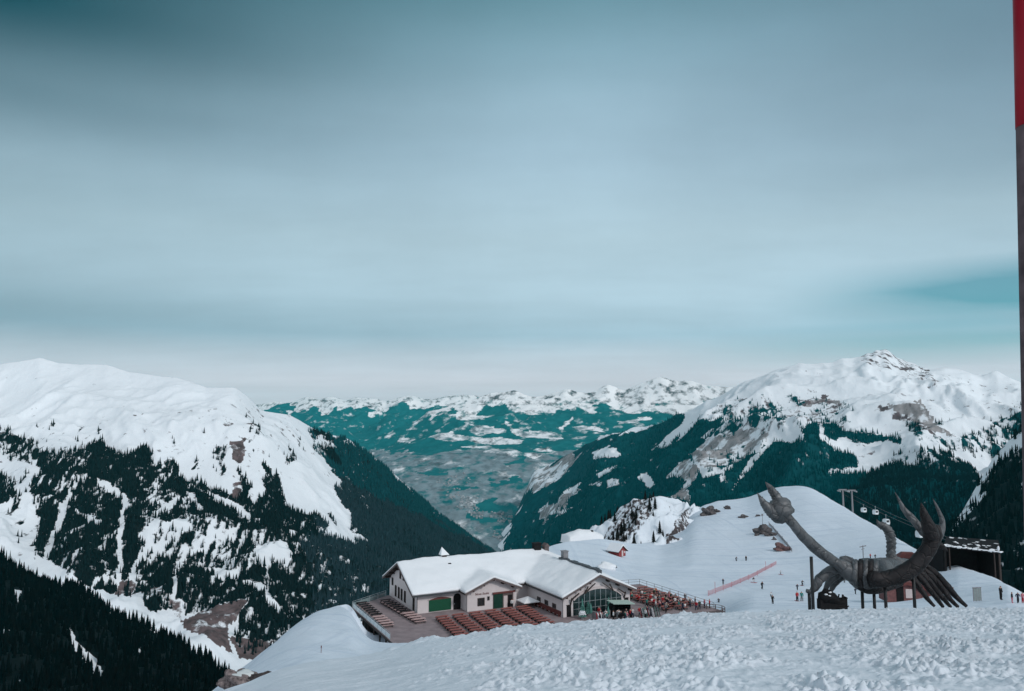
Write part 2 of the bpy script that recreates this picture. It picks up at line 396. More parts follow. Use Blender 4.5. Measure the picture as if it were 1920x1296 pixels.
# clumping in downhill streaks so that gaps of snow show between the trunks
cl = .62 * perlin(P[..., 0] / 10, P[..., 1] / 48, 60) + .55 * fbm(P[..., 0] / 34, P[..., 1] / 110, 4, 61, .6)
gap = .30 + .25 * sstep(-.3, .5, fbm(P[..., 0] / 240, P[..., 1] / 260, 2, 62))
fg = np.where(f > .1, f * .775 + (.38 + .5 * (gap - .3)) * cl * np.clip(1.7 - f, .3, 1.3), f * .9)
fg = fg - .45 * sstep(.40, .62, perlin(P[..., 0] / 15 + .6 * perlin(P[..., 0] / 90, P[..., 1] / 90, 63), P[..., 1] / 330, 64)) * (U < 600) * (f > .4)
fg = np.where(U > 700, np.maximum(fg, f * .86), fg)
A = mask_arr(P, f=fg, r=r, d=d)
terrain('snowy_mountain', P, m_near, A)
dens = np.clip((fg - .36) * 2.6, 0, 1) * (f > .1)
lm_trees = scatter(P, dens + 1e-9, 56000, 5)

# ---- the mountain across the main valley
rm_rows = [
 [(880, 1060, 5600), (930, 1030, 5600), (960, 985, 5700), (985, 925, 5800), (1000, 884, 5900), (1050, 858, 5700), (1110, 830, 5400), (1224, 799, 5000), (1290, 770, 4700), (1332, 750, 4600), (1380, 724, 4500),
  (1420, 706, 4450), (1450, 692, 4400), (1500, 678, 4400), (1540, 683, 4400), (1560, 680, 4420), (1580, 672, 4440), (1600, 674, 4450), (1618, 667, 4470), (1628, 661, 4480), (1634, 664, 4490), (1643, 657, 4500), (1650, 660, 4500), (1660, 655, 4500), (1668, 660, 4500), (1680, 673, 4530), (1692, 679, 4550), (1704, 686, 4600), (1716, 687, 4640), (1726, 693, 4660), (1740, 695, 4700), (1770, 687, 4700), (1800, 691, 4700),
  (1840, 706, 4600), (1870, 701, 4500), (1910, 712, 4500), (2000, 735, 4400), (2300, 780, 4200)],
 [(880, 1070, 5300), (985, 975, 5400), (1100, 880, 4900), (1224, 843, 4500), (1300, 815, 4150), (1400, 768, 3900), (1500, 748, 3800), (1600, 748, 3750), (1700, 756, 3700), (1800, 768, 3600), (1920, 790, 3500), (2300, 830, 3300)],
 [(880, 1080, 5000), (1000, 1005, 4900), (1100, 940, 4300), (1224, 892, 3800), (1350, 858, 3350), (1500, 838, 3100), (1700, 850, 2900), (1920, 870, 2700), (2300, 900, 2500)],
 [(880, 1095, 4900), (1000, 1040, 4700), (1100, 995, 3900), (1224, 960, 3300), (1400, 940, 2700), (1700, 950, 2300), (1920, 960, 2200), (2300, 980, 2000)],
 [(880, 1110, 4800), (1000, 1080, 4400), (1100, 1075, 3500), (1224, 1075, 2800), (1400, 1080, 2100), (1700, 1090, 1700), (1920, 1100, 1600), (2300, 1110, 1500)]]
us = np.linspace(880, 2300, 480)
P, T = loft(rm_rows, us, [76, 80, 60, 40], amp=112, size=600, seed=12, back=(900, 500), env=lambda T, P: np.where(T < 0, .3, np.clip(.26 + T * .7, .16, .8)))
U, V = pix(P); Uw, Vw = warp(P, U, V, 11, 190, 44)
k8 = lambda pts: sc_poly(pts, .3646, 1220, 640)
k7 = lambda pts: sc_poly(pts, .4375, 480, 690)
f = np.zeros(U.shape); d = np.zeros(U.shape); r = np.full(U.shape, .13)
for pl, q in (([(880, 1100), (940, 1030), (985, 905), (1060, 845), (1110, 826), (1224, 797), (1290, 766), (1275, 790), (1240, 838), (1280, 815), (1310, 786), (1345, 785), (1360, 795), (1335, 830), (1305, 870), (1320, 900), (1300, 960), (1250, 970), (1200, 1010), (1100, 1090)], .97),
              ([(1345, 800), (1400, 772), (1440, 757), (1455, 775), (1420, 800), (1415, 835), (1380, 870), (1330, 890), (1320, 850)], .58),
              ([(1320, 900), (1370, 880), (1385, 860), (1440, 830), (1500, 825), (1540, 830), (1562, 846), (1600, 856), (1616, 872), (1590, 883), (1560, 878), (1555, 888), (1640, 882), (1682, 868), (1722, 838), (1770, 848), (1820, 868), (1850, 900), (2300, 900), (2300, 1110), (1200, 1110), (1240, 970), (1300, 960)], .97),
              (k8([(770, 490), (800, 430), (870, 415), (960, 430), (1000, 460), (1080, 465), (1160, 480), (1290, 515), (1300, 535), (1160, 515), (1060, 520), (1000, 500), (960, 520), (880, 480), (850, 530), (780, 540)]), .93),
              (k8([(1200, 340), (1320, 330), (1500, 420), (1600, 480), (1600, 560), (1480, 540), (1330, 500), (1280, 400)]), .42),
              (k8([(1240, 560), (1500, 560), (1500, 640), (1400, 660), (1240, 620)]), .55),
              (k8([(1600, 480), (1780, 420), (1960, 330), (2100, 330), (2100, 700), (1900, 700), (1720, 600), (1620, 560)]), .62)):
    f[inpoly(Uw, Vw, pl)] = q
U2, V2 = warp(P, U, V, 5, 90, 46)
for pl in (k8([(260, 490), (310, 440), (325, 460), (275, 505)]), k8([(30, 545), (160, 420), (260, 340), (280, 350), (170, 440), (50, 552)]), k8([(640, 500), (560, 590), (470, 700), (410, 770), (460, 690), (520, 600), (600, 520)]),
           k8([(400, 640), (350, 700), (345, 740), (380, 690)]), k8([(870, 420), (890, 430), (900, 500), (860, 500)]), k8([(1480, 600), (1700, 600), (1760, 720), (1720, 860), (1690, 850), (1700, 720), (1640, 640)]), k8([(960, 660), (1100, 640), (1100, 660), (970, 680)]),
           k8([(1660, 500), (1750, 620), (1720, 620), (1640, 510)]), k7([(1440, 365), (1520, 335), (1560, 360), (1540, 382), (1450, 388)]), k7([(1720, 335), (1800, 265), (1830, 262), (1740, 345)]), k7([(1460, 455), (1550, 415), (1545, 425), (1470, 470)]), k7([(1640, 462), (1680, 448), (1712, 500), (1690, 515)]), k7([(1500, 480), (1545, 475), (1545, 510), (1510, 512)]), k7([(1430, 505), (1500, 480), (1480, 500)]),
           [(1040, 968), (1075, 950), (1050, 968)], [(1048, 935), (1082, 905), (1090, 905), (1055, 942)]):
    f[inpoly(U2, V2, pl)] = .04
for pl, q in ((k8([(70, 690), (150, 620), (205, 605), (255, 650), (245, 690), (190, 760), (200, 830), (100, 800), (190, 720)]), .62), (k8([(200, 580), (300, 500), (430, 470), (450, 560), (380, 640), (280, 650), (240, 620)]), .55), (k8([(430, 470), (560, 430), (620, 480), (540, 570), (440, 610)]), .5),
              (k8([(880, 280), (990, 300), (990, 335), (900, 325), (800, 340), (770, 310)]), .56), (k8([(1200, 320), (1400, 305), (1470, 390), (1460, 430), (1560, 470), (1590, 500), (1440, 470), (1330, 400)]), .66),
              (k7([(1240, 440), (1350, 365), (1410, 365), (1270, 470), (1170, 530), (1080, 600), (1010, 600), (1140, 500)]), .72), (k7([(1110, 500), (1240, 410), (1260, 430), (1130, 530)]), .6), ([(985, 900), (1060, 860), (1060, 885), (1000, 930)], .5),
              ([(1010, 960), (1070, 915), (1090, 920), (1020, 985)], .6)):
    s_ = inpoly(Uw, Vw, pl); d[s_] = q; f[s_] = np.minimum(f[s_], .30)
pk = inpoly(U2, V2, [(1605, 664), (1640, 655), (1668, 652), (1695, 672), (1740, 692), (1762, 716), (1720, 712), (1680, 694), (1650, 690), (1625, 688)]); r[pk] = .42
r[inpoly(U2, V2, k8([(740, 300), (860, 265), (1000, 310), (1010, 340), (880, 320), (760, 350)]))] = .50
r[inpoly(U2, V2, k8([(1040, 320), (1200, 330), (1400, 420), (1500, 500), (1340, 440), (1180, 370)]))] = .46
r += .10 * sstep(760, 800, V) * (U > 1300)
fr_ = inpoly(Uw, Vw, [(1290, 795), (1345, 758), (1440, 738), (1560, 742), (1610, 765), (1600, 800), (1510, 800), (1450, 820), (1380, 805), (1330, 815)])
f[fr_ & (f < .3)] = .36; r[fr_] = np.maximum(r[fr_], .34)
up_ = inpoly(Uw, Vw, [(1420, 712), (1500, 690), (1560, 700), (1540, 740), (1450, 745)]); r[up_] = .27
sd_ = inpoly(Uw, Vw, [(1690, 700), (1780, 700), (1960, 730), (1960, 800), (1760, 790), (1680, 740)]); r[sd_] = np.maximum(r[sd_], .29)
f[T < 0] = 0
cl = .5 * perlin(P[..., 0] / 16, P[..., 1] / 60, 70) + .7 * fbm(P[..., 0] / 48, P[..., 1] / 110, 5, 71, .62)
fg = np.where(f > .1, f * .86 + .30 * cl * np.clip(1.7 - f, .3, 1.2), f * .95)
A = mask_arr(P, f=fg, r=r, d=d)
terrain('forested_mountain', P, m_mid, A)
dens = np.clip((fg - .36) * 2.6, 0, 1) * (f > .2)
dens = dens * sstep(5400, 4200, P[..., 1])
dens = dens * (1 + 1.6 * (U > 1560) * (V > 850))
rm_trees = scatter(P, dens + 1e-9, 46000, 6)

# ---- the near wooded spur at the gully, at the frame's edge
sp_rows = [
 [(1690, 1055, 1500), (1760, 1010, 1550), (1800, 965, 1600), (1835, 905, 1650), (1860, 860, 1700), (1900, 815, 1700), (1940, 770, 1700), (2100, 690, 1700), (2300, 640, 1700)],
 [(1690, 1090, 1350), (1760, 1060, 1350), (1835, 990, 1400), (1900, 930, 1400), (2100, 860, 1350), (2300, 830, 1300)],
 [(1690, 1150, 1150), (1760, 1140, 1100), (1900, 1120, 1050), (2300, 1100, 950)],
 [(1690, 1280, 900), (1900, 1300, 800), (2300, 1330, 700)]]
us = np.linspace(1690, 2300, 190)
P, T = loft(sp_rows, us, [50, 40, 20], amp=30, size=260, seed=19, back=(300, 180))
U, V = pix(P); Uw, Vw = warp(P, U, V, 12, 90, 54)
f = np.full(U.shape, .93)
f[inpoly(Uw, Vw, [(1860, 850), (1960, 770), (1990, 790), (1900, 850), (1850, 900), (1830, 935)])] = .3
f[inpoly(Uw, Vw, [(1900, 905), (1960, 880), (1960, 900), (1905, 920)])] = .3
f[inpoly(Uw, Vw, [(1790, 970), (1850, 880), (1840, 930), (1795, 1000)])] = .38
f[T < 0] = 0
cl = fbm(P[..., 0] / 20, P[..., 1] / 60, 5, 81, .62)
fg = f * .88 + .32 * cl * np.clip(1.7 - f, .3, 1.2)
terrain('wooded_spur', P, m_near, mask_arr(P, f=fg, r=.1))
sp_trees = scatter(P, np.clip((fg - .36) * 2.6, 0, 1) * (T >= 0) + 1e-9, 5200, 7)

# ---- the shaded wooded slope that falls away below the camera's own mountain
ds_rows = [
 [(-400, 900, 1150), (-100, 1010, 1200), (0, 1046, 1200), (35, 1070, 1200), (70, 1094, 1200), (147, 1104, 1180), (172, 1122, 1170), (212, 1156, 1150), (253, 1162, 1130), (300, 1192, 1110), (344, 1210, 1090), (420, 1262, 1050), (520, 1330, 1000)],
 [(-400, 1050, 1000), (0, 1130, 1000), (212, 1215, 960), (420, 1320, 900), (520, 1390, 850)],
 [(-400, 1230, 820), (0, 1280, 800), (300, 1330, 750), (520, 1450, 700)],
 [(-400, 1500, 560), (0, 1550, 540), (520, 1650, 480)]]
us = np.linspace(-400, 520, 240)
P, T = loft(ds_rows, us, [50, 50, 30], amp=14, size=200, seed=27, back=(150, 120))
U, V = pix(P); Uw, Vw = warp(P, U, V, 7, 60, 64)
f = np.full(U.shape, .99)
for pl in ([(252, 1060), (262, 1060), (295, 1120), (330, 1150), (375, 1200), (385, 1265), (360, 1255), (320, 1190), (270, 1110)], [(40, 920), (70, 930), (70, 970), (50, 965)], [(5, 1060), (30, 1065), (30, 1095), (10, 1085)], [(70, 1250), (80, 1260), (75, 1300), (66, 1290)], [(520, 1120), (530, 1120), (532, 1150), (522, 1150)], [(155, 1040), (170, 1045), (168, 1060), (158, 1058)]):
    f[inpoly(Uw, Vw, k5(pl))] = .15
f[T < 0] = 0
terrain('shaded_slope', P, m_near, mask_arr(P, f=f, r=.05))
cl = fbm(P[..., 0] / 30, P[..., 1] / 60, 3, 91)
dsd = np.clip(f * 1.4 + .3 * cl - .2, 0, 1) * (f > .3)
ds_trees = scatter(P, dsd + 1e-9, 6500, 8)

# ---- the broad mountain beyond the main valley, its terraces and the valley floor
fr_rows = [
 [(330, 960, 9000), (560, 870, 9500), (690, 824, 10000), (760, 795, 10300), (800, 776, 10500), (830, 762, 10500), (870, 750, 10500), (905, 743, 10600), (940, 736, 10600), (965, 730, 10600), (985, 739, 10600), (1000, 743, 10600), (1030, 739, 10600), (1060, 731, 10600), (1090, 736, 10500), (1110, 739, 10500), (1140, 728, 10500), (1165, 736, 10400), (1200, 723, 10300), (1240, 712, 10200), (1262, 720, 10100), (1290, 717, 10000), (1340, 719, 9800), (1390, 722, 9600), (1600, 740, 9500)],
 [(330, 970, 8800), (560, 880, 9200), (690, 836, 9600), (760, 815, 9800), (830, 788, 9900), (950, 775, 9900), (1100, 772, 9800), (1250, 770, 9500), (1600, 790, 9000)],
 [(330, 980, 8400), (560, 895, 8700), (690, 850, 9000), (830, 815, 9000), (1100, 808, 8900), (1600, 830, 8500)],
 [(330, 1000, 7400), (560, 910, 7700), (700, 870, 7900), (830, 846, 7900), (1100, 842, 7800), (1600, 860, 7500)],
 [(330, 1020, 6500), (700, 905, 6800), (900, 895, 6800), (1600, 900, 6500)],
 [(330, 1050, 5600), (700, 965, 5900), (900, 955, 5900), (1600, 960, 5800)],
 [(330, 1120, 4700), (700, 1060, 4900), (900, 1050, 4900), (1600, 1050, 4900)]]
us = np.linspace(330, 1600, 430)
P, T = loft(fr_rows, us, [46, 50, 40, 40, 34, 24], amp=150, size=1300, seed=35, back=(1500, 500), env=lambda T, P: np.where(T < 0, .4, np.where(T < 1, .40 + .1 * T, np.clip(.55 - (T - 1) * .16, .07, 1))))
U, V = pix(P); Uw, Vw = warp(P, U, V, 20, 420, 74)
f = np.zeros(U.shape); d = np.zeros(U.shape); r = np.full(U.shape, .22)
r[(V < 760)] = .36
tl = 770 + 22 * fbm(P[..., 0] / 480, P[..., 1] / 1300, 4, 75)
f = np.where(V > tl, .80, .0) + np.where((V <= tl) & (V > tl - 14), .33, 0)
f[(Uw < 800) & (V > 760)] = .8
f[inpoly(Uw, Vw, k7([(560, 200), (760, 130), (860, 160), (760, 210), (620, 240), (560, 265)]))] = .25
d[inpoly(Uw, Vw, k7([(560, 262), (640, 228), (760, 190), (740, 215), (630, 250)]))] = .55
val = V > 846 + 10 * fbm(P[..., 0] / 500, P[..., 1] / 500, 3, 76)
d[val] = .80
f[val] = .33 + .12 * fbm(P[..., 0] / 330, P[..., 1] / 900, 4, 77)[val]
for pl in ([(770, 295), (860, 275), (900, 290), (1000, 300), (1160, 312), (1150, 327), (1000, 325), (880, 315), (780, 310)], [(910, 238), (960, 248), (1065, 270), (1060, 287), (960, 277)], [(1080, 258), (1310, 285), (1300, 303), (1100, 282)], [(830, 200), (980, 205), (980, 222), (850, 222)],
           [(1360, 248), (1500, 262), (1490, 277), (1370, 264)], [(1330, 205), (1310, 262), (1332, 268), (1350, 215)], [(600, 298), (680, 298), (670, 320), (610, 318)], [(880, 338), (1000, 333), (1220, 378), (1200, 390), (1000, 357)], [(1560, 225), (1700, 210), (1690, 222), (1570, 240)], [(1200, 340), (1260, 338), (1260, 358), (1210, 360)], [(1060, 228), (1080, 228), (1078, 262), (1064, 262)]):
    s_ = inpoly(U + .8 * (Uw - U), V + .3 * (Vw - V), k7(pl)); f[s_] = .33; d[s_] = .33
for pl in ([(915, 572), (980, 540), (1050, 555), (1085, 590), (1010, 612), (930, 592)], [(1050, 395), (1160, 392), (1165, 412), (1060, 415)], [(640, 325), (780, 330), (840, 350), (760, 362), (650, 350)], [(690, 455), (820, 440), (830, 465), (720, 475)], [(930, 615), (985, 640), (1000, 665), (960, 668), (920, 640)], [(1000, 480), (1100, 470), (1110, 490), (1010, 500)], [(540, 350), (620, 330), (640, 345), (560, 370)], [(860, 500), (960, 490), (960, 510), (870, 520)]):
    f[inpoly(Uw, Vw, k7(pl))] = .92
f[T < 0] = 0
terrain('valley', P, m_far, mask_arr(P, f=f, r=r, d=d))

# the villages on the valley floor, too far off to tell house from house
w_ = np.zeros(U.shape)
w_[inpoly(Uw, Vw, [(838, 925), (880, 925), (905, 955), (925, 975), (890, 968), (860, 950)])] = 1
w_[inpoly(Uw, Vw, [(905, 958), (950, 965), (1000, 965), (985, 985), (930, 990)])] = .7
w_[inpoly(Uw, Vw, [(930, 1000), (960, 1000), (965, 1020), (935, 1020)])] = .8
w_[inpoly(Uw, Vw, [(820, 895), (870, 890), (880, 920), (840, 915)])] = .3
hs = scatter(P, w_ + 1e-9, 240, 15); g = np.random.default_rng(4)
VV = []; FF = []
for i, p in enumerate(hs):
    a, b, h_ = g.uniform(5, 9), g.uniform(4, 7), g.uniform(4, 7); t_ = g.uniform(0, 3.1); c_, s_ = math.cos(t_), math.sin(t_)
    q = [(-a, -b, -6), (a, -b, -6), (a, b, -6), (-a, b, -6), (-a, -b, h_), (a, -b, h_), (a, b, h_), (-a, b, h_), (-a, 0, h_ + 4), (a, 0, h_ + 4)]
    VV += [(p[0] + x * c_ - y * s_, p[1] + x * s_ + y * c_, p[2] + z) for x, y, z in q]
    FF += [tuple(10 * i + k for k in f_) for f_ in ((0, 1, 5, 4), (2, 3, 7, 6), (4, 5, 9, 8), (6, 7, 8, 9), (1, 2, 6, 5), (3, 0, 4, 7), (7, 4, 8, 8), (5, 6, 9, 9))]
m_vil = plain('village_walls', (.42, .44, .46), (.16, .17, .18), .02, .8)
me = bpy.data.meshes.new('village'); me.from_pydata(VV, [], [tuple(dict.fromkeys(f_)) for f_ in FF]); me.materials.append(m_vil)
tag(link('village', me), 'scatter of tiny pale village houses on the distant valley floor', 'village', kind='stuff')

# ---- the farthest range
ff_rows = [
 [(250, 775, 16500), (380, 765, 16500), (480, 757, 16500), (500, 753, 16500), (520, 750, 16500), (545, 757, 16500), (565, 748, 16500), (580, 744, 16500), (600, 751, 16500), (622, 743, 16500), (650, 751, 16500), (665, 744, 16500), (690, 747, 16500), (720, 752, 16500), (745, 745, 16400), (770, 742, 16400), (800, 749, 16400), (850, 741, 16300), (900, 744, 16300), (1100, 745, 16200), (1400, 745, 16000)],
 [(250, 800, 15200), (600, 783, 15200), (800, 783, 15000), (1400, 790, 14500)],
 [(250, 840, 13000), (600, 825, 13000), (800, 825, 13000), (1400, 830, 12500)],
 [(250, 900, 11000), (800, 900, 11000), (1400, 900, 10800)]]
us = np.linspace(250, 1400, 300)
P, T = loft(ff_rows, us, [46, 40, 20], amp=330, size=1700, seed=47, back=(2000, 600), env=lambda T, P: np.where(T < 0, .3, np.clip(.16 + .7 * T, .16, .6)))
U, V = pix(P)
tl = 768 + 24 * fbm(P[..., 0] / 520, P[..., 1] / 1600, 4, 85)
f = np.where(V > tl, .85, .12)
f[T < 0] = 0
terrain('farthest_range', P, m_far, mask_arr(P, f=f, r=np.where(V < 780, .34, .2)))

# ================================================================== FORESTS (uncountable: one mass per mountain)
def conifer_mat(name, c, c2):
    m, nt, b = newmat(name)
    geo = N(nt, 'ShaderNodeNewGeometry')
    n = noise(nt, geo.outputs['Position'], .02, 4)
    x = mathn(nt, 'ADD', mathn(nt, 'MULTIPLY', geo.outputs['Random Per Island'], .6), mathn(nt, 'MULTIPLY', n, .5))
    nt.links.new(mixc(nt, maprange(nt, x, .2, .9), c, c2), b.inputs['Base Color'])
    b.inputs['Roughness'].default_value = .9; b.inputs['Specular IOR Level'].default_value = .0
    return m
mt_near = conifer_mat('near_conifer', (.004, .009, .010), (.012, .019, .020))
mt_mid = conifer_mat('mid_conifer', (.001, .044, .053), (.003, .070, .082))  # teal of the air across the valley, put into the tree colour
mt_dark = conifer_mat('dark_conifer', (.001, .002, .002), (.005, .006, .006))  # near-black: the shade on the lower slope is put into the colour
def forest(name, pts, mat, h0, h1, seed, tiers=2):
    g = np.random.default_rng(seed); n = len(pts)
    h = g.uniform(h0, h1, n) * (1 + .2 * g.standard_normal(n)).clip(.5, 1.5); r = h * g.uniform(.11, .165, n)
    b = pts.copy(); b[:, 2] -= .5
    V, Fc = tri_cones(b, h, r, seed, tiers)
    return tag(link(name, np_mesh(name, V, Fc, mat, False)), kind='stuff')
mt_spur = conifer_mat('spur_conifer', (.015, .031, .039), (.034, .058, .070))  # lightened for distance: haze put into the tree colour
mt_blue = conifer_mat('far_conifer', (.005, .052, .063), (.015, .080, .093))  # ridge trees farther off, with the teal of the haze in their colour
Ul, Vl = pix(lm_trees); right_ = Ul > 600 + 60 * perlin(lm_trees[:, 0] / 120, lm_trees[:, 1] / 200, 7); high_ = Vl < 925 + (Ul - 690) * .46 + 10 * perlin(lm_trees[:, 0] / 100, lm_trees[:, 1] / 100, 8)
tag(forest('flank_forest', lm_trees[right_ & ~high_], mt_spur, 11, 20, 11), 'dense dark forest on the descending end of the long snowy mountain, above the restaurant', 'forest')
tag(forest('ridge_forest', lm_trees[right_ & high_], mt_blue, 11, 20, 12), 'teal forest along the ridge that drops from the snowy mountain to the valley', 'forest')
lm_trees = lm_trees[~right_]
tag(forest('spruce_forest', lm_trees, mt_near, 11, 21, 1), 'dense dark spruce forest with snowy gaps covering the flank of the long snowy mountain', 'forest')
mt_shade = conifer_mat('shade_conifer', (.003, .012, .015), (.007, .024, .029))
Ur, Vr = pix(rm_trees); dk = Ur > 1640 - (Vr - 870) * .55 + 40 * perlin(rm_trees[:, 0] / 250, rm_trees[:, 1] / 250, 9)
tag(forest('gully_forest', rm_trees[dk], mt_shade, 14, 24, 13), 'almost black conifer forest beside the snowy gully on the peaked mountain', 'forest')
rm_trees = rm_trees[~dk]
tag(forest('mountain_forest', rm_trees, mt_mid, 14, 24, 2), 'teal dark conifer forest on the peaked mountain across the valley', 'forest')
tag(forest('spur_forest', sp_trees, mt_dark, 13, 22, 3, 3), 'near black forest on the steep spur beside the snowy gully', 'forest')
# the nearest of the shaded slope's trees are trees of their own
dist = np.linalg.norm(ds_trees, axis=1)
Ut, Vt = pix(ds_trees)
vis = (Ut > -10) & (Vt < 1330) & (Ut < 450)
sil = np.interp(Ut, [0, 35, 70, 147, 172, 212, 253, 300, 344, 420], [1046, 1070, 1094, 1104, 1122, 1156, 1162, 1192, 1210, 1262])
score = dist - 900 * (np.abs(Vt - sil) < 10) + 1e6 * (~vis)
order = np.argsort(score)
own = ds_trees[order[:235]]
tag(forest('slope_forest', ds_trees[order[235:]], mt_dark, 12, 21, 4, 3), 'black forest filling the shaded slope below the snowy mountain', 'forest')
m_bark = plain('bark', (.05, .035, .03), (.025, .018, .016), 2)
def spruce_mesh(seed, h, tiers, mat, snowm=None):
    rs = random.Random(seed); mb = MB(); R = h * .17
    for t in range(tiers):
        q = t / tiers; z0 = h * (.06 + .86 * q); rr = R * (1 - q) ** .85 + .12; z1 = min(h, z0 + h * 1.7 / tiers)
        n = 11; a0 = rs.uniform(0, 6)
        ring = []
        for k in range(2 * n):
            a = a0 + math.pi * k / n; q2 = rr * (rs.uniform(.85, 1.15) if k % 2 == 0 else rs.uniform(.45, .65))
            ring.append((math.cos(a) * q2, math.sin(a) * q2, z0 - (.05 * h / tiers if k % 2 == 0 else -.12 * h / tiers) + rs.uniform(-.1, .1)))
        mb.add(ring + [(rs.uniform(-.05, .05), rs.uniform(-.05, .05), z1)], [(k, (k + 1) % (2 * n), 2 * n) for k in range(2 * n)],
               1 if (snowm and rs.random() < .28) else 0)
    return mb.mesh('crown', [mat] + ([snowm] if snowm else []))
def trunk_mesh(h):
    mb = MB(); mb.tube([(0, 0, -1.5), (0, 0, h * .3), (0, 0, h * .85)], [h * .017, h * .013, h * .004], 7); return mb.mesh('trunk', m_bark, True)
def plant_trees(pts, protos, name, label, group, h0, h1, seed):
    rs = random.Random(seed)
    for p in pts:
        cm, tm, hh = rs.choice(protos); s = rs.uniform(h0, h1) / hh
        o = empty(name, tuple(map(float, p)), rs.uniform(0, 6.28)); o.scale = (s * rs.uniform(.85, 1.15), s * rs.uniform(.85, 1.15), s)
        tag(o, label, 'tree', group)
        link('crown', cm, o); link('trunk', tm, o)
# ================================================================== NEAR SNOW SLOPE (camera's own hill)
KC = np.array([(-700, 1780), (-400, 1650), (0, 1470), (300, 1322), (380, 1282), (420, 1263), (467, 1251), (517, 1229), (580, 1217), (690, 1204), (800, 1181), (950, 1158), (1050, 1153), (1150, 1147), (1330, 1133), (1500, 1129), (1700, 1127), (1920, 1125), (2600, 1124)], float)
YC = np.array([(-700, 50), (400, 52), (690, 50), (950, 50), (1200, 53), (1500, 57), (2600, 58)], float)
GU = np.arange(-900, 2700, 2.0)
KCs = sinterp(GU, KC[:, 0], KC[:, 1], 22); YCs = sinterp(GU, YC[:, 0], YC[:, 1], 60)
def near_z(u, Y):
    k = (np.interp(u, GU, KCs) - HOR) / F
    yc = np.interp(u, GU, YCs)
    s = (k * yc - 1.7) / yc
    return -1.7 - s * Y - .30 * 3 * np.log1p(np.exp(np.clip((Y - yc - 2) / 3, -30, 30)))
us = np.linspace(-420, 2340, 1000)
Ys = np.concatenate([np.geomspace(.8, 8, 40)[:-1], np.geomspace(8, 64, 640), np.linspace(64.5, 110, 40)])
UU, YY = np.meshgrid(us, Ys)
XX = (UU - 960) / F * YY / CT * 1.0
ZZ = near_z(UU, YY)
for _ in range(2):       # X such that the column really lies on bearing u
    b_ = (CT * 0)
    kk = ZZ / YY; fyb = (CT + ST * kk)
    XX = (UU - 960) / F * fyb * YY
lum = sstep(640, 980, UU + .35 * (YY - 30) * 6 + 90 * perlin(XX / 6, YY / 6, 3)) * (1 - sstep(66, 75, YY))
lum *= .22 + .78 * sstep(-.40, .45, fbm(XX / 2.6, YY / 3.4, 3, 5) + .35 * perlin(XX / 11 + YY / 30, YY / 14, 15) + .08)
cells = 1 - np.abs(perlin(XX / .42 + .3 * perlin(XX, YY, 9), YY / .42, 8))
big = fbm(XX / 1.35, YY / 1.1, 2, 14)
chunk = np.clip(perlin(XX / .26 + .4 * big, YY / .30, 6) + .6 * perlin(XX / .12, YY / .13, 7) - .05, 0, 1)
rim = np.exp(-((YY - np.interp(UU, YC[:, 0], YC[:, 1]) - 1) / 4.5) ** 2)
ZZ = ZZ + lum * (.12 * big + .10 * cells + .20 * chunk + .03 * perlin(XX / .09, YY / .09, 4)) * np.clip(YY / 9, .3, 1.0) * .80
ZZ = ZZ + rim * sstep(600, 800, UU) * (.30 * np.clip(perlin(XX / .9, YY / 1.1, 31), 0, 1) + .35 * fbm(XX / 4, YY / 5, 2, 32)) * (1 - .6 * sstep(1200, 1500, UU))
# ski tracks and wind ripples on the smooth side
ZZ = ZZ + (1 - lum) * (.10 * fbm(XX / 5, YY / 2.2, 3, 41) + .03 * perlin(XX / 2.0 + YY * .25, YY / .35, 42)) * np.clip(YY / 12, .2, 1)
m_snow_near = snow_mat('near_snow', .12, 5.0, .035, .12, col=(.67, .73, .785), tint=.93)
tag(link('snow_slope', np_mesh('snow_slope', np.stack([XX, YY, ZZ], -1).reshape(-1, 3), grid_faces(*XX.shape), m_snow_near)), kind='structure')

# ================================================================== PISTE, BANK AND SMOOTH HILL
ZP = np.array([(40, -19), (60, -21), (80, -22.5), (100, -24.2), (120, -28.3), (150, -35.6), (190, -41.3), (264, -48.3), (330, -52), (450, -58), (700, -70)], float)
SK = np.array([(-900, 2000, 70), (0, 1560, 84), (200, 1440, 90), (300, 1380, 93), (400, 1300, 97), (477, 1239, 102), (522, 1201, 107), (545, 1179, 113), (578, 1156, 118), (598, 1146, 124), (640, 1137, 131), (660, 1132, 140), (668, 1150, 140), (680, 1180, 140), (700, 1190, 141), (730, 1192, 143), (800, 1190, 158), (860, 1120, 180), (900, 1066, 200), (1000, 1033, 232), (1060, 1016, 265), (1130, 1012, 280),
               (1185, 1022, 290), (1240, 1015, 315), (1280, 985, 360), (1300, 958, 395), (1320, 948, 405), (1345, 940, 410), (1400, 934, 415), (1420, 926, 420), (1440, 917, 425), (1470, 911, 425), (1500, 910, 420), (1520, 914, 410), (1540, 924, 395), (1600, 961, 335), (1650, 990, 290), (1720, 1031, 235), (1760, 1049, 205), (1800, 1061, 188), (1850, 1080, 166), (1880, 1091, 152), (1920, 1111, 138), (2000, 1150, 125), (2400, 1400, 110)], float)
SKv = sinterp(GU, SK[:, 0], SK[:, 1], 9); SKy = sinterp(GU, SK[:, 0], SK[:, 2], 30)
zsk = pt(GU, SKv, SKy)[:, 2]
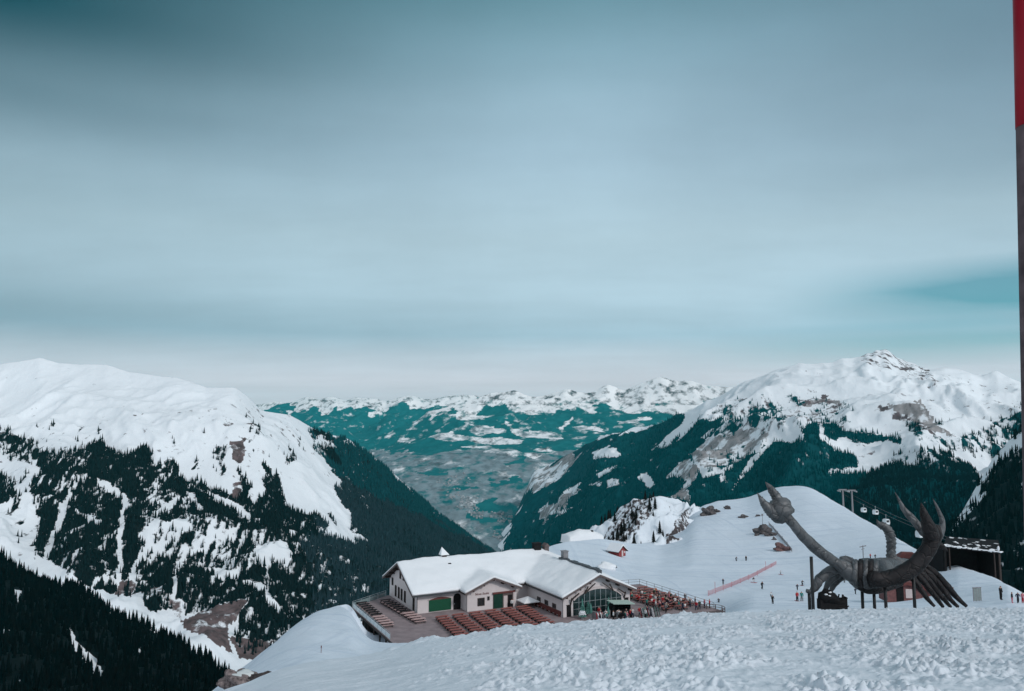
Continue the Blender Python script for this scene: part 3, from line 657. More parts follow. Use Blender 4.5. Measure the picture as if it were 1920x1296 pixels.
# restaurant frame
BX, BY, ZG = 9.4, 142.0, -36.0
BA = math.atan2(.447, .893); CB, SB = math.cos(BA), math.sin(BA)
def L2W(x, y, h=0): return (BX + CB * x - SB * y, BY + SB * x + CB * y, ZG + h)
def W2L(X, Y): return (CB * (X - BX) + SB * (Y - BY), -SB * (X - BX) + CB * (Y - BY))
def piste_z(u, Y):
    ys = np.interp(u, GU, SKy); zs = np.interp(u, GU, zsk)
    base = np.interp(Y, ZP[:, 0], ZP[:, 1]); basS = np.interp(ys, ZP[:, 0], ZP[:, 1])
    # in front of the terrace the ground dips behind the crest of the near slope
    wu = 1 - sstep(1315, 1420, u); kc = (np.interp(u, GU, KCs) + 20 - HOR) / F
    def dip(b, Yq): return b + np.minimum(0, -kc * Yq - b) * wu * (1 - sstep(150, 188, Yq))
    base = dip(base, Y); basS = dip(basS, ys)
    q = np.clip((Y / ys - .5) / .5, 0, 1); w = q * q * (3 - 2 * q) * .6 + .4 * q ** 1.6
    z = base + w * (zs - basS)
    over = np.maximum(Y - ys, 0)
    rnd = 9.0
    z = np.where(Y > ys, zs - .62 * (np.sqrt(over ** 2 + rnd ** 2) - rnd) - .16 * over, z)
    return z
def piste_world(X, Y):
    u = 960 + F * X / Y * 1.0
    z = piste_z(u, Y)
    for _ in range(2):
        u = 960 + F * X / (Y * CT + z * ST); z = piste_z(u, Y)
    lx, ly = W2L(X, Y)
    # the ground is cut away under the terrace and hollowed beside its edge
    dx = np.maximum(np.maximum(-34.0 - lx, lx - 30.2), 0); dy = np.maximum(np.maximum(-12 - ly, ly - 36), 0)
    din = np.sqrt(dx * dx + dy * dy)
    z = np.minimum(z, ZG - .55 + np.where(lx < -20, 1.9, .75) * din)
    hx = np.maximum(np.maximum(-35.6 - lx, lx + 31), 0); hy = np.maximum(np.maximum(-9 - ly, ly - 9), 0)
    z = np.minimum(z, ZG - 3.2 + 2.0 * np.sqrt(hx * hx + hy * hy))
    return z
us = np.concatenate([np.linspace(-420, 380, 60)[:-1], np.linspace(380, 2000, 560), np.linspace(2000, 2400, 24)[1:]])
S_ = np.concatenate([np.linspace(0, 1, 300), 1 + np.geomspace(.004, 1.2, 50)])
UU, SS = np.meshgrid(us, S_)
ysk = np.interp(UU, GU, SKy)
YY = np.where(SS <= 1, 62 * (ysk / 62) ** SS, ysk + (SS - 1) * 420)
ZZ = piste_z(UU, YY); XX = (UU - 960) / F * (CT + ST * ZZ / YY) * YY
ZZ = piste_world(XX, YY)
lx, ly = W2L(XX, YY)
inb = (lx > -34) & (lx < 30) & (ly > -12) & (ly < 36)
bumps = .5 * fbm(XX / 26, YY / 26, 3, 51) + .10 * fbm(XX / 4, YY / 5, 3, 52) + .9 * perlin(XX / 70, YY / 80, 53) * sstep(250, 330, YY)
ZZ = ZZ + np.where(inb, .04 * bumps, bumps * .7)
m_piste = snow_mat('piste_snow', .03, .9, .10, .35, col=(.66, .735, .81), tint=.95)
nt = m_piste.node_tree; b_ = nt.nodes['Principled BSDF']      # packed snow polished in long lanes by the skis
pos = N(nt, 'ShaderNodeNewGeometry').outputs['Position']; mp = N(nt, 'ShaderNodeMapping'); nt.links.new(pos, mp.inputs[0]); mp.inputs['Rotation'].default_value = (0, 0, -.62); mp.inputs['Scale'].default_value = (.018, .55, .1)
ln_ = noise(nt, mp.outputs[0], 1.0, 6, .65)
mp2 = N(nt, 'ShaderNodeMapping'); nt.links.new(pos, mp2.inputs[0]); mp2.inputs['Rotation'].default_value = (0, 0, .25); mp2.inputs['Scale'].default_value = (.5, .012, .1)
ln2 = noise(nt, mp2.outputs[0], 1.0, 5, .65)
old = b_.inputs['Base Color'].links[0].from_socket
c_ = mixc(nt, maprange(nt, ln_, .52, .70), old, (.50, .585, .685)); c_ = mixc(nt, maprange(nt, ln2, .55, .70), c_, (.53, .61, .70))
nt.links.new(c_, b_.inputs['Base Color'])
PISTE = tag(link('ski_piste', np_mesh('ski_piste', np.stack([XX, YY, ZZ], -1).reshape(-1, 3), grid_faces(*XX.shape), m_piste)), kind='structure')
def piste_hit(u, v, Ymin=78, Ymax=480):
    """the place on the piste seen at bearing (u, v)"""
    Y = np.linspace(Ymin, Ymax, 3000)
    p = pt(np.full_like(Y, u), np.full_like(Y, v), Y)
    dz = p[:, 2] - piste_world(p[:, 0], Y)
    i = int(np.argmax(dz < 0)) if (dz < 0).any() else len(Y) - 1
    q = p[max(i - 1, 0)]
    return Vector((q[0], q[1], float(piste_world(np.array(q[0]), np.array(q[1])))))

# ================================================================== ROCKY KNOLL behind the piste
kn_rows = [
 [(1020, 1085, 420), (1070, 1050, 410), (1105, 1012, 400), (1125, 996, 400), (1150, 975, 400), (1166, 954, 400), (1180, 949, 400), (1200, 944, 395), (1222, 932, 390), (1242, 929, 390), (1262, 934, 390), (1280, 945, 395), (1300, 951, 400), (1320, 954, 410), (1345, 975, 420), (1400, 1000, 420)],
 [(1020, 1095, 380), (1080, 1050, 370), (1110, 1025, 370), (1166, 985, 365), (1240, 962, 355), (1300, 972, 370), (1400, 1010, 380)],
 [(1020, 1100, 340), (1110, 1040, 335), (1240, 1000, 330), (1300, 1005, 335), (1400, 1030, 340)],
 [(1020, 1070, 300), (1240, 1050, 290), (1400, 1060, 300)]]
us = np.linspace(1020, 1400, 200)
P, T = loft(kn_rows, us, [50, 40, 20], amp=8, size=34, seed=88, back=(60, 60), env=lambda T, P: np.clip(np.abs(T) + .25, .25, 1))
U, V = pix(P); Uw, Vw = warp(P, U, V, 6, 12, 95)
r = np.full(U.shape, .20)
r[inpoly(Uw, Vw, [(1130, 1010), (1166, 946), (1215, 930), (1228, 955), (1200, 1000), (1160, 1020)])] = .50
r[inpoly(Uw, Vw, [(1235, 1032), (1250, 1000), (1285, 975), (1297, 985), (1275, 1010), (1250, 1035)])] = .62
r[inpoly(Uw, Vw, [(1260, 985), (1290, 950), (1305, 955), (1280, 990)])] = .5
m_knoll = mountain_mat('knoll', 4, snow=(.72, .785, .84), rock=(.10, .088, .09), bump=.5, stretch=(1, 1, .6))
terrain('rocky_knoll', P, m_knoll, mask_arr(P, f=-.3, r=r))
kd = np.zeros(U.shape)
kd[inpoly(Uw, Vw, [(1110, 1010), (1118, 992), (1160, 955), (1180, 944), (1222, 936), (1240, 960), (1215, 985), (1190, 1020), (1130, 1025)])] = 1
kd[inpoly(Uw, Vw, [(1180, 1030), (1240, 985), (1265, 975), (1270, 1000), (1220, 1035)])] = .35
kn_trees = scatter(P, kd + 1e-9, 66, 9)

protosA = [(spruce_mesh(s, h, t, mt_dark), trunk_mesh(h), h) for s, h, t in ((1, 16, 8), (2, 18, 9), (3, 14, 7), (4, 17, 10))]
m_knt = conifer_mat('knoll_conifer', (.010, .014, .014), (.022, .026, .025))
protosB = [(spruce_mesh(s, h, t, m_knt), trunk_mesh(h), h) for s, h, t in ((5, 5, 6), (6, 5.5, 7), (7, 4.5, 6))]
plant_trees(own, protosA, 'spruce_tree', 'near black spruce at the edge of the shaded forest slope below the snowy mountain', 'spruces along the shaded slope', 13, 21, 3)
plant_trees(kn_trees, protosB, 'small_spruce', 'small dark spruce among snow and rocks on the knoll behind the red hut', 'spruces on the rocky knoll', 3.0, 6.5, 4)

# ================================================================== CAMERA, SUN, SKY, AIR
cam = bpy.data.cameras.new('camera'); cam.sensor_width = 36; cam.lens = 36 * F / 1920; cam.clip_end = 80000; cam.clip_start = .1
co = bpy.data.objects.new('camera', cam); COL.objects.link(co); co.rotation_euler = (math.pi / 2 + TH, 0, 0); sc.camera = co
SUN = Vector((.62, -.52, .56)).normalized()
sl = bpy.data.lights.new('sun', 'SUN'); sl.energy = 1.5; sl.angle = math.radians(10); sl.color = (1, .955, .93)
so = bpy.data.objects.new('sun', sl); COL.objects.link(so); so.rotation_euler = (-SUN).to_track_quat('-Z', 'Y').to_euler()
w = bpy.data.worlds.new('World'); sc.world = w; w.use_nodes = True
nt = w.node_tree; bg = nt.nodes['Background']
sky = N(nt, 'ShaderNodeTexSky', sky_type='NISHITA'); sky.sun_disc = False
sky.sun_elevation = math.asin(SUN.z); sky.sun_rotation = math.atan2(SUN.x, SUN.y)
sky.altitude = 2000; sky.air_density = 1.2; sky.dust_density = .5
dirn = N(nt, 'ShaderNodeTexCoord').outputs['Generated']
sp = N(nt, 'ShaderNodeSeparateXYZ'); nt.links.new(dirn, sp.inputs[0])
x, y, z = sp.outputs
zc = mathn(nt, 'MAXIMUM', z, 0.0)
den = mathn(nt, 'ADD', zc, .10)
cmb = N(nt, 'ShaderNodeCombineXYZ'); nt.links.new(mathn(nt, 'DIVIDE', x, den), cmb.inputs[0]); nt.links.new(mathn(nt, 'DIVIDE', y, den), cmb.inputs[1])
mp = N(nt, 'ShaderNodeMapping'); nt.links.new(cmb.outputs[0], mp.inputs[0]); mp.inputs['Rotation'].default_value = (0, 0, .25); mp.inputs['Scale'].default_value = (.45, 1.0, 1)
n1 = noise(nt, mp.outputs[0], .45, 5, .5)
n2 = noise(nt, mp.outputs[0], 1.1, 8, .6)
warpz = mathn(nt, 'ADD', zc, mathn(nt, 'MULTIPLY', mathn(nt, 'SUBTRACT', n1, .5), mathn(nt, 'MULTIPLY', zc, .17)))
ramp = N(nt, 'ShaderNodeValToRGB'); nt.links.new(warpz, ramp.inputs[0]); cr = ramp.color_ramp; cr.interpolation = 'LINEAR'
stops = [(0.0, (216, 218, 226)), (.055, (212, 217, 226)), (.085, (196, 211, 222)), (.112, (172, 202, 217)), (.16, (184, 211, 225)), (.24, (184, 210, 223)), (.34, (172, 201, 218)), (.40, (160, 191, 208)), (.455, (142, 178, 195)), (.515, (106, 149, 164)), (.57, (84, 124, 140)), (.70, (110, 144, 158)), (.88, (196, 212, 222)), (1, (214, 226, 234))]  # top stops, out of view, are brightened to light the snow
while len(cr.elements) < len(stops): cr.elements.new(.5)
for e, (p, c) in zip(cr.elements, stops): e.position = p; e.color = (*lin(*c), 1)
az = mathn(nt, 'ARCTAN2', x, y)
nw = mathn(nt, 'MULTIPLY', mathn(nt, 'SUBTRACT', n1, .5), .5)
def curve(val, pts):
    r_ = N(nt, 'ShaderNodeValToRGB'); nt.links.new(val, r_.inputs[0]); r_.color_ramp.interpolation = 'EASE'
    while len(r_.color_ramp.elements) < len(pts): r_.color_ramp.elements.new(.5)
    for e, (p, c) in zip(r_.color_ramp.elements, pts): e.position = p; e.color = (c, c, c, 1)
    return r_.outputs[0]
# the cloud thickens to a dark bank over the snowy mountain's side of the sky
leftd = mathn(nt, 'MULTIPLY', maprange(nt, mathn(nt, 'ADD', az, mathn(nt, 'MULTIPLY', nw, .5)), .22, -.80, 0, 1.12, True), curve(warpz, [(.06, .08), (.125, .36), (.19, .24), (.28, .36), (.36, .66), (.45, 1.0)]))
cc = mixc(nt, leftd, ramp.outputs[0], lin(36, 82, 95))
rightd = mathn(nt, 'MULTIPLY', maprange(nt, az, -.05, .78, 0, 1.1, True), curve(warpz, [(.14, .05), (.22, .25), (.30, .62), (.42, .9)]))
cc = mixc(nt, mathn(nt, 'MULTIPLY', rightd, .75), cc, lin(86, 114, 132))
backb = maprange(nt, y, .25, -.3)
cc = mixc(nt, backb, cc, lin(212, 220, 230))  # unseen sky behind the camera, made bright to light the snow
n3 = noise(nt, dirn, 3.2, 6, .6)
st = mathn(nt, 'MULTIPLY', maprange(nt, n2, .3, .7, .93, 1.07), maprange(nt, n3, .3, .7, .95, 1.05))
vm = N(nt, 'ShaderNodeVectorMath', operation='SCALE'); nt.links.new(cc, vm.inputs[0]); nt.links.new(mathn(nt, 'MULTIPLY', st, 10.0), vm.inputs['Scale'])
# clear turquoise gaps low over the peaked mountain, where the sky behind the cloud shows
def band(c0, hw): return maprange(nt, mathn(nt, 'ABSOLUTE', mathn(nt, 'SUBTRACT', warpz, c0)), hw, hw * .15)
gap = mathn(nt, 'ADD', mathn(nt, 'MULTIPLY', maprange(nt, az, .30, .64, 0, 1, True), band(.148, .042)), mathn(nt, 'MULTIPLY', mathn(nt, 'MULTIPLY', maprange(nt, az, .16, .52, 0, 1, True), band(.092, .030)), .45))
gap = mathn(nt, 'MINIMUM', mathn(nt, 'MULTIPLY', gap, maprange(nt, n2, .30, .62, .55, 1.05)), .66)
tint = N(nt, 'ShaderNodeVectorMath', operation='MULTIPLY'); nt.links.new(sky.outputs[0], tint.inputs[0]); tint.inputs[1].default_value = (.04, .62, .62)
fin = mixc(nt, gap, vm.outputs[0], tint.outputs[0])
nt.links.new(fin, bg.inputs['Color']); bg.inputs['Strength'].default_value = .1

# haze: one box of air round camera and land
mb = MB(); mb.box(-16000, 16000, -1500, 22000, -2600, 800)
hm = bpy.data.materials.new('haze'); hm.use_nodes = True; nt = hm.node_tree
nt.nodes.remove(nt.nodes['Principled BSDF'])
pvn = N(nt, 'ShaderNodeVolumePrincipled'); pvn.inputs['Color'].default_value = (.10, .80, .90, 1); pvn.inputs['Density'].default_value = 1.4e-5; pvn.inputs['Anisotropy'].default_value = .0
nt.links.new(pvn.outputs[0], nt.nodes['Material Output'].inputs['Volume'])
hz = tag(mb.build('haze', hm), kind='stuff')

sc.view_settings.view_transform = 'Standard'; sc.view_settings.look = 'None'; sc.view_settings.exposure = 0; sc.view_settings.gamma = 1
sc.render.engine = 'CYCLES'; sc.cycles.use_denoising = True; sc.cycles.max_bounces = 5; sc.cycles.diffuse_bounces = 3; sc.cycles.volume_bounces = 0
sc.cycles.volume_max_steps = 64
# ================================================================== RESTAURANT
m_wall = plain('plaster', (.66, .61, .61), (.60, .56, .56), 1.2, .85)
m_wood = plain('dark_wood', (.060, .045, .040), (.032, .025, .024), 3, .7)
m_beam = plain('weathered_wood', (.16, .125, .12), (.10, .08, .08), 3, .75)
m_slate = plain('roof_metal', (.075, .085, .095), (.05, .058, .065), 2, .5)
m_roofsnow = snow_mat('roof_snow', .10, 1.3, .05, .10, col=(.79, .82, .845), tint=.95)
m_glass = plain('dark_glass', (.012, .028, .030), (.02, .045, .045), .8, .08, spec=.6)
m_pane = plain('window_pane', (.02, .022, .025), (.035, .04, .045), 1.5, .12, spec=.5)
m_green = plain('green_shutter', (.012, .095, .050), (.009, .075, .040), 5, .5)
m_dgreen = plain('dark_green_door', (.008, .035, .026), (.014, .055, .04), 3, .3)
m_trim = plain('pale_trim', (.62, .55, .54), (.55, .48, .47), 2, .8)
m_redwood = plain('red_brown_wood', (.17, .055, .05), (.10, .035, .033), 4, .7)
m_deck = plain('deck_boards', (.30, .245, .25), (.205, .165, .172), .6, .8, detail=8)
m_tab_red = plain('reddish_bench_wood', (.33, .115, .095), (.22, .075, .065), 2.5, .6)
m_tab_pale = plain('pale_bench_wood', (.55, .38, .36), (.42, .29, .28), 2.5, .65)
m_dark = plain('black_lacquer', (.011, .011, .012), (.018, .018, .019), 2, .75, spec=.08)
m_galv = plain('galvanised_steel', (.40, .45, .47), (.30, .34, .36), 3, .45, metal=.3)
m_panel = plain('railing_panel', (.72, .79, .82), (.62, .70, .73), 2, .35)
m_grey = plain('grey_concrete', (.26, .26, .275), (.2, .2, .21), 2, .85)
m_red = plain('red_paint', (.42, .03, .045), (.33, .022, .035), 3, .5)
m_white = plain('white_fabric', (.78, .79, .80), (.7, .71, .73), 3, .8)
m_umb = plain('green_fabric', (.10, .26, .22), (.05, .15, .13), 3, .8)

R = empty('mountain_restaurant', L2W(0, 0, 0), BA)
tag(R, 'long white mountain restaurant with snow covered roofs, timber gables and an arched glass front', 'restaurant')
W0, W1 = -23.2, 0.0
def main_h(y): return 8.0 - np.abs(y - 23) * 4.4 / 9.6
def right_h(x): return 7.2 - np.abs(x - 7.5) * 3.5 / 8.3
def porch_h(x): return 6.0 - np.abs(x + 8.95) * 2.4 / 6.05
XE = [-24.5, -15.0, -2.9, -.8, 15.8]; YE = [-1.2, 10.7, 13.4, 32.6]
def subdiv(E, st):
    o = []
    for a, b in zip(E[:-1], E[1:]):
        n = max(1, int(round((b - a) / st))); o += list(np.linspace(a, b, n + 1)[:-1])
    return np.array(o + [E[-1]])
xs = subdiv(XE, .42); ys = subdiv(YE, .42)
GX, GY = np.meshgrid(xs, ys)
def roof_h(x, y, k=.16):
    mm = np.where(x > 8.2, 8.0 - (x - 8.2) * .48, 8.0)
    a = np.minimum(main_h(y), mm)
    a = np.where(y < 13.39, -9, a)
    b = np.where(x > -.81, right_h(x), -9) - np.maximum(y - 20, 0) * .12
    c = np.where((x > -15.01) & (x < -2.89) & (y > 10.69), porch_h(x), -9)
    m = np.maximum(np.maximum(a, b), c)
    return np.where(m > 0, m + k * np.log(np.exp((a - m) / k) + np.exp((b - m) / k) + np.exp((c - m) / k)), 0)
HH = roof_h(GX, GY)
cx = (xs[:-1] + xs[1:]) / 2; cy = (ys[:-1] + ys[1:]) / 2
CX, CY = np.meshgrid(cx, cy)
INM = (CY > 13.4) | ((CX > -.8) & (CY < 13.4)) | ((CX > -15) & (CX < -2.9) & (CY > 10.7))
def shell(name, top, bot, mask, mat, parent, smooth):
    nr, nc = top.shape; mb = MB(); idT = {}; idB = {}; fs = []; vs = []
    def gid(d, Z, r, c):
        if (r, c) not in d: d[(r, c)] = len(vs); vs.append((xs[c], ys[r], float(Z[r, c])))
        return d[(r, c)]
    for r in range(nr - 1):
        for c in range(nc - 1):
            if not mask[r, c]: continue
            q = [(r, c), (r, c + 1), (r + 1, c + 1), (r + 1, c)]
            t = [gid(idT, top, *p) for p in q]; b = [gid(idB, bot, *p) for p in q]
            fs.append(tuple(t)); fs.append(tuple(reversed(b)))
            for (dr, dc, i, j) in ((-1, 0, 0, 1), (0, 1, 1, 2), (1, 0, 2, 3), (0, -1, 3, 0)):
                rr, c2 = r + dr, c + dc
                if not (0 <= rr < nr - 1 and 0 <= c2 < nc - 1 and mask[rr, c2]): fs.append((t[i], b[i], b[j], t[j]))
    mb.v = vs; mb.f = fs; mb.m = [0] * len(fs)
    return mb.build(name, mat, parent, smooth=smooth)
ex = np.minimum.reduce([GX + 24.5, 15.8 - GX, 32.6 - GY, np.where(GX > -.8, GY + 1.2, np.where((GX > -15) & (GX < -2.9), GY - 10.7, GY - 13.4))])
thick = .30 + .30 * sstep(0, 2.0, ex) + .22 * fbm(GX / 6 + 3, GY / 5, 3, 5) * sstep(0, 2, ex)
thick = thick + .35 * np.exp(-((GX + 16.5) / 2.5) ** 2 - ((GY - 17) / 4) ** 2) + .3 * np.exp(-((GX + 1.8) / 1.8) ** 2 - ((GY - 16) / 4) ** 2)
roof = shell('roof', HH, HH - .30, INM, m_wood, R, False)
shell('roof_snow', HH + thick, HH + .004, INM, m_roofsnow, roof, True)
# dark strip where the ridge of the glass-fronted wing is swept clear
mb = MB()
yy = np.linspace(-.9, 14.2, 24)
for a, b in zip(yy[:-1], yy[1:]):
    def hz_(y): return 7.2 + .86
    w0 = .75 + .2 * math.sin(a * 1.7); 
    mb.box(7.35, 7.5 + w0, a, b + .0, 7.0, hz_(a) + .05 * math.sin(a * 2.3))
mb.build('ridge_flashing', m_slate, roof)
# chimneys
mb = MB(); mb.box(8.0, 9.1, 13.2, 14.3, 6.5, 9.2); mb.box(7.9, 9.2, 13.1, 14.4, 9.2, 9.35); mb.build('chimney', m_grey, roof)
mb = MB(); mb.box(6.2, 7.8, 22.4, 23.6, 7.6, 9.6); mb.box(6.05, 7.95, 22.25, 23.75, 9.6, 9.75); mb.build('chimney', m_dark, roof)
mb = MB(); mb.box(8.6, 9.6, 22.2, 23.4, 6.6, 8.9); mb.prism([(8.4, 8.9), (9.8, 8.9), (9.1, 9.6)], 'y', 22.0, 23.6); mb.build('chimney', m_beam, roof)
mb = MB(); mb.box(-15.0, -14.1, 22.6, 23.5, 7.4, 8.9); ch = mb.build('chimney', m_wood, roof)
mb = MB(); mb.add([(-15.4, 22.3, 8.9), (-13.6, 22.3, 8.9), (-13.6, 23.8, 8.9), (-15.4, 23.8, 8.9), (-15.05, 23.0, 10.5)], [(3, 2, 1, 0), (0, 1, 4), (1, 2, 4), (2, 3, 4), (3, 0, 4)]); mb.build('snow_cap', m_roofsnow, ch)
mb = MB(); mb.box(-14.6, -14.0, 20.3, 20.8, 6.6, 7.6); mb.build('vent', m_dark, roof)
# walls
mb = MB(); mb.prism([(14.4, -.1), (31.6, -.1), (31.6, 3.72), (23, 7.64), (14.4, 3.72)], 'x', W0, 8.0); mb.build('wall', m_wall, R)
mb = MB(); mb.prism([(0, -.1), (15, -.1), (15, 3.75), (7.5, 6.86), (0, 3.75)], 'y', 0, 14.35); mb.build('wall', m_wall, R)
mb = MB(); mb.prism([(-14.2, -.1), (-3.7, -.1), (-3.7, 3.62), (-8.95, 5.66), (-14.2, 3.62)], 'y', 11.7, 14.35); mb.build('wall', m_wall, R)
def window(x, y, z, w, h, face, frame=m_wood, pane=m_pane, name='window', cross=True, fw=.10):
    """face 'f': looks along -y; 'l': looks along -x"""
    mb = MB(); g = MB()
    def bx(m, a0, a1, z0, z1, d0, d1):
        if face == 'f': m.box(x + a0, x + a1, y - d1, y - d0, z0, z1)
        else: m.box(x - d1, x - d0, y + a0, y + a1, z0, z1)
    bx(mb, -w / 2 - fw, -w / 2, z - fw, z + h + fw, 0, .09); bx(mb, w / 2, w / 2 + fw, z - fw, z + h + fw, 0, .09)
    bx(mb, -w / 2, w / 2, z - fw, z, 0, .088); bx(mb, -w / 2, w / 2, z + h, z + h + fw, 0, .088)
    if cross: bx(mb, -.025, .025, z, z + h, .02, .07)
    f = mb.build(name, frame, R)
    bx(g, -w / 2, w / 2, z, z + h, 0, .03); g.build('pane', pane, f)
    return f
for yv in (29.6,): window(W0, yv, 2.5, .8, 1.3, 'l')
for yv in (27.4, 25.4, 23.6, 21.6): window(W0, yv, .7, .8, 2.0, 'l')
for yv in (16.4,): window(W0, yv, .3, .8, 2.3, 'l', name='door')
for yv in (24.6, 22.6): window(W0, yv, 4.7, .7, 1.3, 'l')
window(W0, 20.4, 4.6, .6, 1.0, 'l')
# green shuttered hatch under a flat arch
mb = MB(); mb.box(-20.9, -16.4, 14.30, 14.4, .15, 2.25)
arc = [(-20.9, 2.25)] + [(-20.9 + 4.5 * i / 12, 2.25 + .42 * math.sin(math.pi * i / 12)) for i in range(1, 12)] + [(-16.4, 2.25)]
sh = mb.build('shutter', m_green, R)
mb = MB()
for k in range(10): mb.box(-20.88, -16.42, 14.27, 14.30, .2 + .2 * k, .36 + .2 * k)
mb.build('slats', m_green, sh)
mb = MB(); mb.prism(arc[::-1], 'y', 14.31, 14.4); mb.build('arch_panel', m_redwood, R)
mb = MB()
for i in range(12):
    a0 = (-21.05 + 4.8 * i / 12, 2.32 + .5 * math.sin(math.pi * i / 12)); a1 = (-21.05 + 4.8 * (i + 1) / 12, 2.32 + .5 * math.sin(math.pi * (i + 1) / 12))
    mb.bar((a0[0], 14.32, a0[1]), (a1[0], 14.32, a1[1]), .22, .14)
mb.build('arch_trim', m_trim, R)
# dark arched doorway beside the porch
mb = MB(); pr = [(-15.9, .02), (-15.9, 2.3)] + [(-15.15 - .75 * math.cos(math.pi * i / 8), 2.3 + .7 * math.sin(math.pi * i / 8)) for i in range(1, 8)] + [(-14.4, 2.3), (-14.4, .02)]
mb.prism(pr, 'y', 14.33, 14.41); dd = mb.build('door', m_dark, R); mb = MB(); mb.box(-15.75, -15.68, 14.27, 14.33, 1.0, 1.2); mb.build('handle', m_galv, dd)
# porch front
window(-11.3, 11.7, .95, 1.2, 1.2, 'f', fw=.14); window(-9.75, 11.7, 1.75, .34, .6, 'f', cross=False, fw=.06)
mb = MB(); mb.box(-8.75, -4.55, 11.58, 11.7, 0.0, 3.0); rec = mb.build('entrance', m_beam, R)
mb = MB(); mb.box(-8.7, -6.75, 11.50, 11.58, .02, 2.75); e1 = mb.build('door', m_dgreen, rec)
mb = MB(); mb.box(-6.55, -5.75, 11.50, 11.58, .02, 2.2); mb.build('panel', m_trim, rec)
mb = MB(); mb.box(-5.55, -4.75, 11.46, 11.58, .02, 2.3); mb.build('door', m_dark, rec)
mb = MB(); mb.box(-4.5, -4.2, 11.42, 11.7, 0, 3.0); mb.build('post', m_trim, rec)
mb = MB(); mb.box(-8.9, -4.1, 11.36, 11.58, 2.75, 3.06); mb.build('lintel', m_redwood, rec)
# lettering on the porch gable
cu = bpy.data.curves.new('lettering', 'FONT'); cu.body = 'Nova Stoba'; cu.size = .62; cu.extrude = .015; cu.shear = .25
to = bpy.data.objects.new('lettering_source', cu); COL.objects.link(to)
bpy.context.view_layer.update()
tm = bpy.data.meshes.new_from_object(to.evaluated_get(bpy.context.evaluated_depsgraph_get()))
bpy.data.objects.remove(to)
tm.materials.clear(); tm.materials.append(m_redwood)
lo = link('lettering', tm, R, (-12.6, 11.66, 2.85)); lo.rotation_euler = (math.pi / 2, 0, 0)
# purlins under the gables
for xx in (-13.2, -11.0, -8.95, -6.9, -4.7): mb = MB(); mb.box(xx - .13, xx + .13, 10.8, 11.7, porch_h(xx) - .62, porch_h(xx) - .32); mb.build('purlin', m_wood, R)
for xx in (.3, 3.2, 5.4, 9.6, 11.8, 14.7): mb = MB(); mb.box(xx - .15, xx + .15, -1.1, 0, right_h(xx) - .66, right_h(xx) - .32); mb.build('purlin', m_wood, R)
for yv in (15, 17.6, 20.2, 23, 25.8, 28.4, 31): mb = MB(); mb.box(-24.4, W0, yv - .14, yv + .14, main_h(yv) - .64, main_h(yv) - .32); mb.build('purlin', m_wood, R)
def verge(pts, mat=m_beam, name='bargeboard', h=.34):
    mb = MB()
    for a, b in zip(pts[:-1], pts[1:]): mb.bar(a, b, .06, h)
    return mb.build(name, mat, roof)
verge([(-15.0, 10.66, 3.45), (-8.95, 10.66, 5.86), (-2.9, 10.66, 3.45)])
verge([(-.8, -1.24, 3.56), (7.5, -1.24, 7.06), (15.8, -1.24, 3.56)])
verge([(-24.54, 13.4, 3.45), (-24.54, 23, 7.86), (-24.54, 32.6, 3.45)])
verge([(-24.5, 13.36, 3.42), (-15.0, 13.36, 3.42)], m_slate, 'gutter', .22)
verge([(-.86, -1.2, 3.5), (-.86, 13.3, 3.5)], m_slate, 'gutter', .22)
# glass gable
def arch(x): return 2.55 + 1.9 * max(0.0, 1 - ((x - 7.6) / 5.5) ** 2) ** .75
gx = np.linspace(2.2, 13.0, 25)
mb = MB(); mb.prism([(2.2, .05)] + [(float(x), arch(x)) for x in gx] + [(13.0, .05)], 'y', -.05, -.001); gl = mb.build('glazing', m_glass, R)
mb = MB()
for i in range(1, 9):
    xx = 2.2 + 10.8 * i / 9; mb.box(xx - .045, xx + .045, -.11, -.05, .05, arch(xx))
for zz in (1.2, 2.4): mb.box(2.2, 13.0, -.09, -.05, zz - .035, zz + .035)
mb.build('mullions', m_galv, gl)
mb = MB()
for a, b in zip(gx[:-1], gx[1:]): mb.bar((a, -.10, arch(a) + .2), (b, -.10, arch(b) + .2), .2, .42)
mb.build('arch_trim', m_trim, R)
mb = MB()
for sx, a in ((1.6, 1), (13.6, -1)):
    mb.bar((sx, -.5, 3.1), (sx + a * 1.6, -.5, 4.1), .2); mb.bar((sx, -.1, 2.2), (sx, -.6, 3.4), .2)
    mb.bar((sx + a * 2.8, -.55, 3.9), (sx + a * 3.6, -.55, 5.2), .18); mb.bar((sx + a * 2.8, -.5, 3.9), (sx + a * 5.2, -.5, 5.6), .16)
mb.bar((3.5, -.6, 4.6), (11.5, -.6, 4.6), .0001) if False else None
mb.build('timber_bracket', m_wood, R)
for xx in (1.25, 14.15):
    mb = MB(); mb.box(xx - .45, xx + .45, -.10, -.001, .02, 2.05); d_ = mb.build('door', m_dark, R)
    mb = MB(); mb.box(xx - .52, xx + .52, -.08, -.001, 2.05, 2.16); mb.build('frame', m_wood, d_)
# the wing's shaded side wall
for yv in (3.2, 6.2, 9.2): window(0, yv, 1.0, 1.2, .75, 'l', frame=m_beam)
mb = MB(); mb.box(-.55, 0, .6, 13.5, .38, .46); mb.box(-.08, 0, .6, 13.5, .46, .95)
for yv in np.linspace(.8, 13.2, 9): mb.box(-.5, -.05, yv - .05, yv + .05, 0, .38)
mb.build('wall_bench', m_redwood, R)
mb = MB()
for p in ((W0 - .06, 14.3), (-14.3, 11.6), (-.06, -.06)): mb.tube([(p[0], p[1], 0), (p[0], p[1], 3.45)], .05, 8)
mb.build('downpipe', m_slate, R)

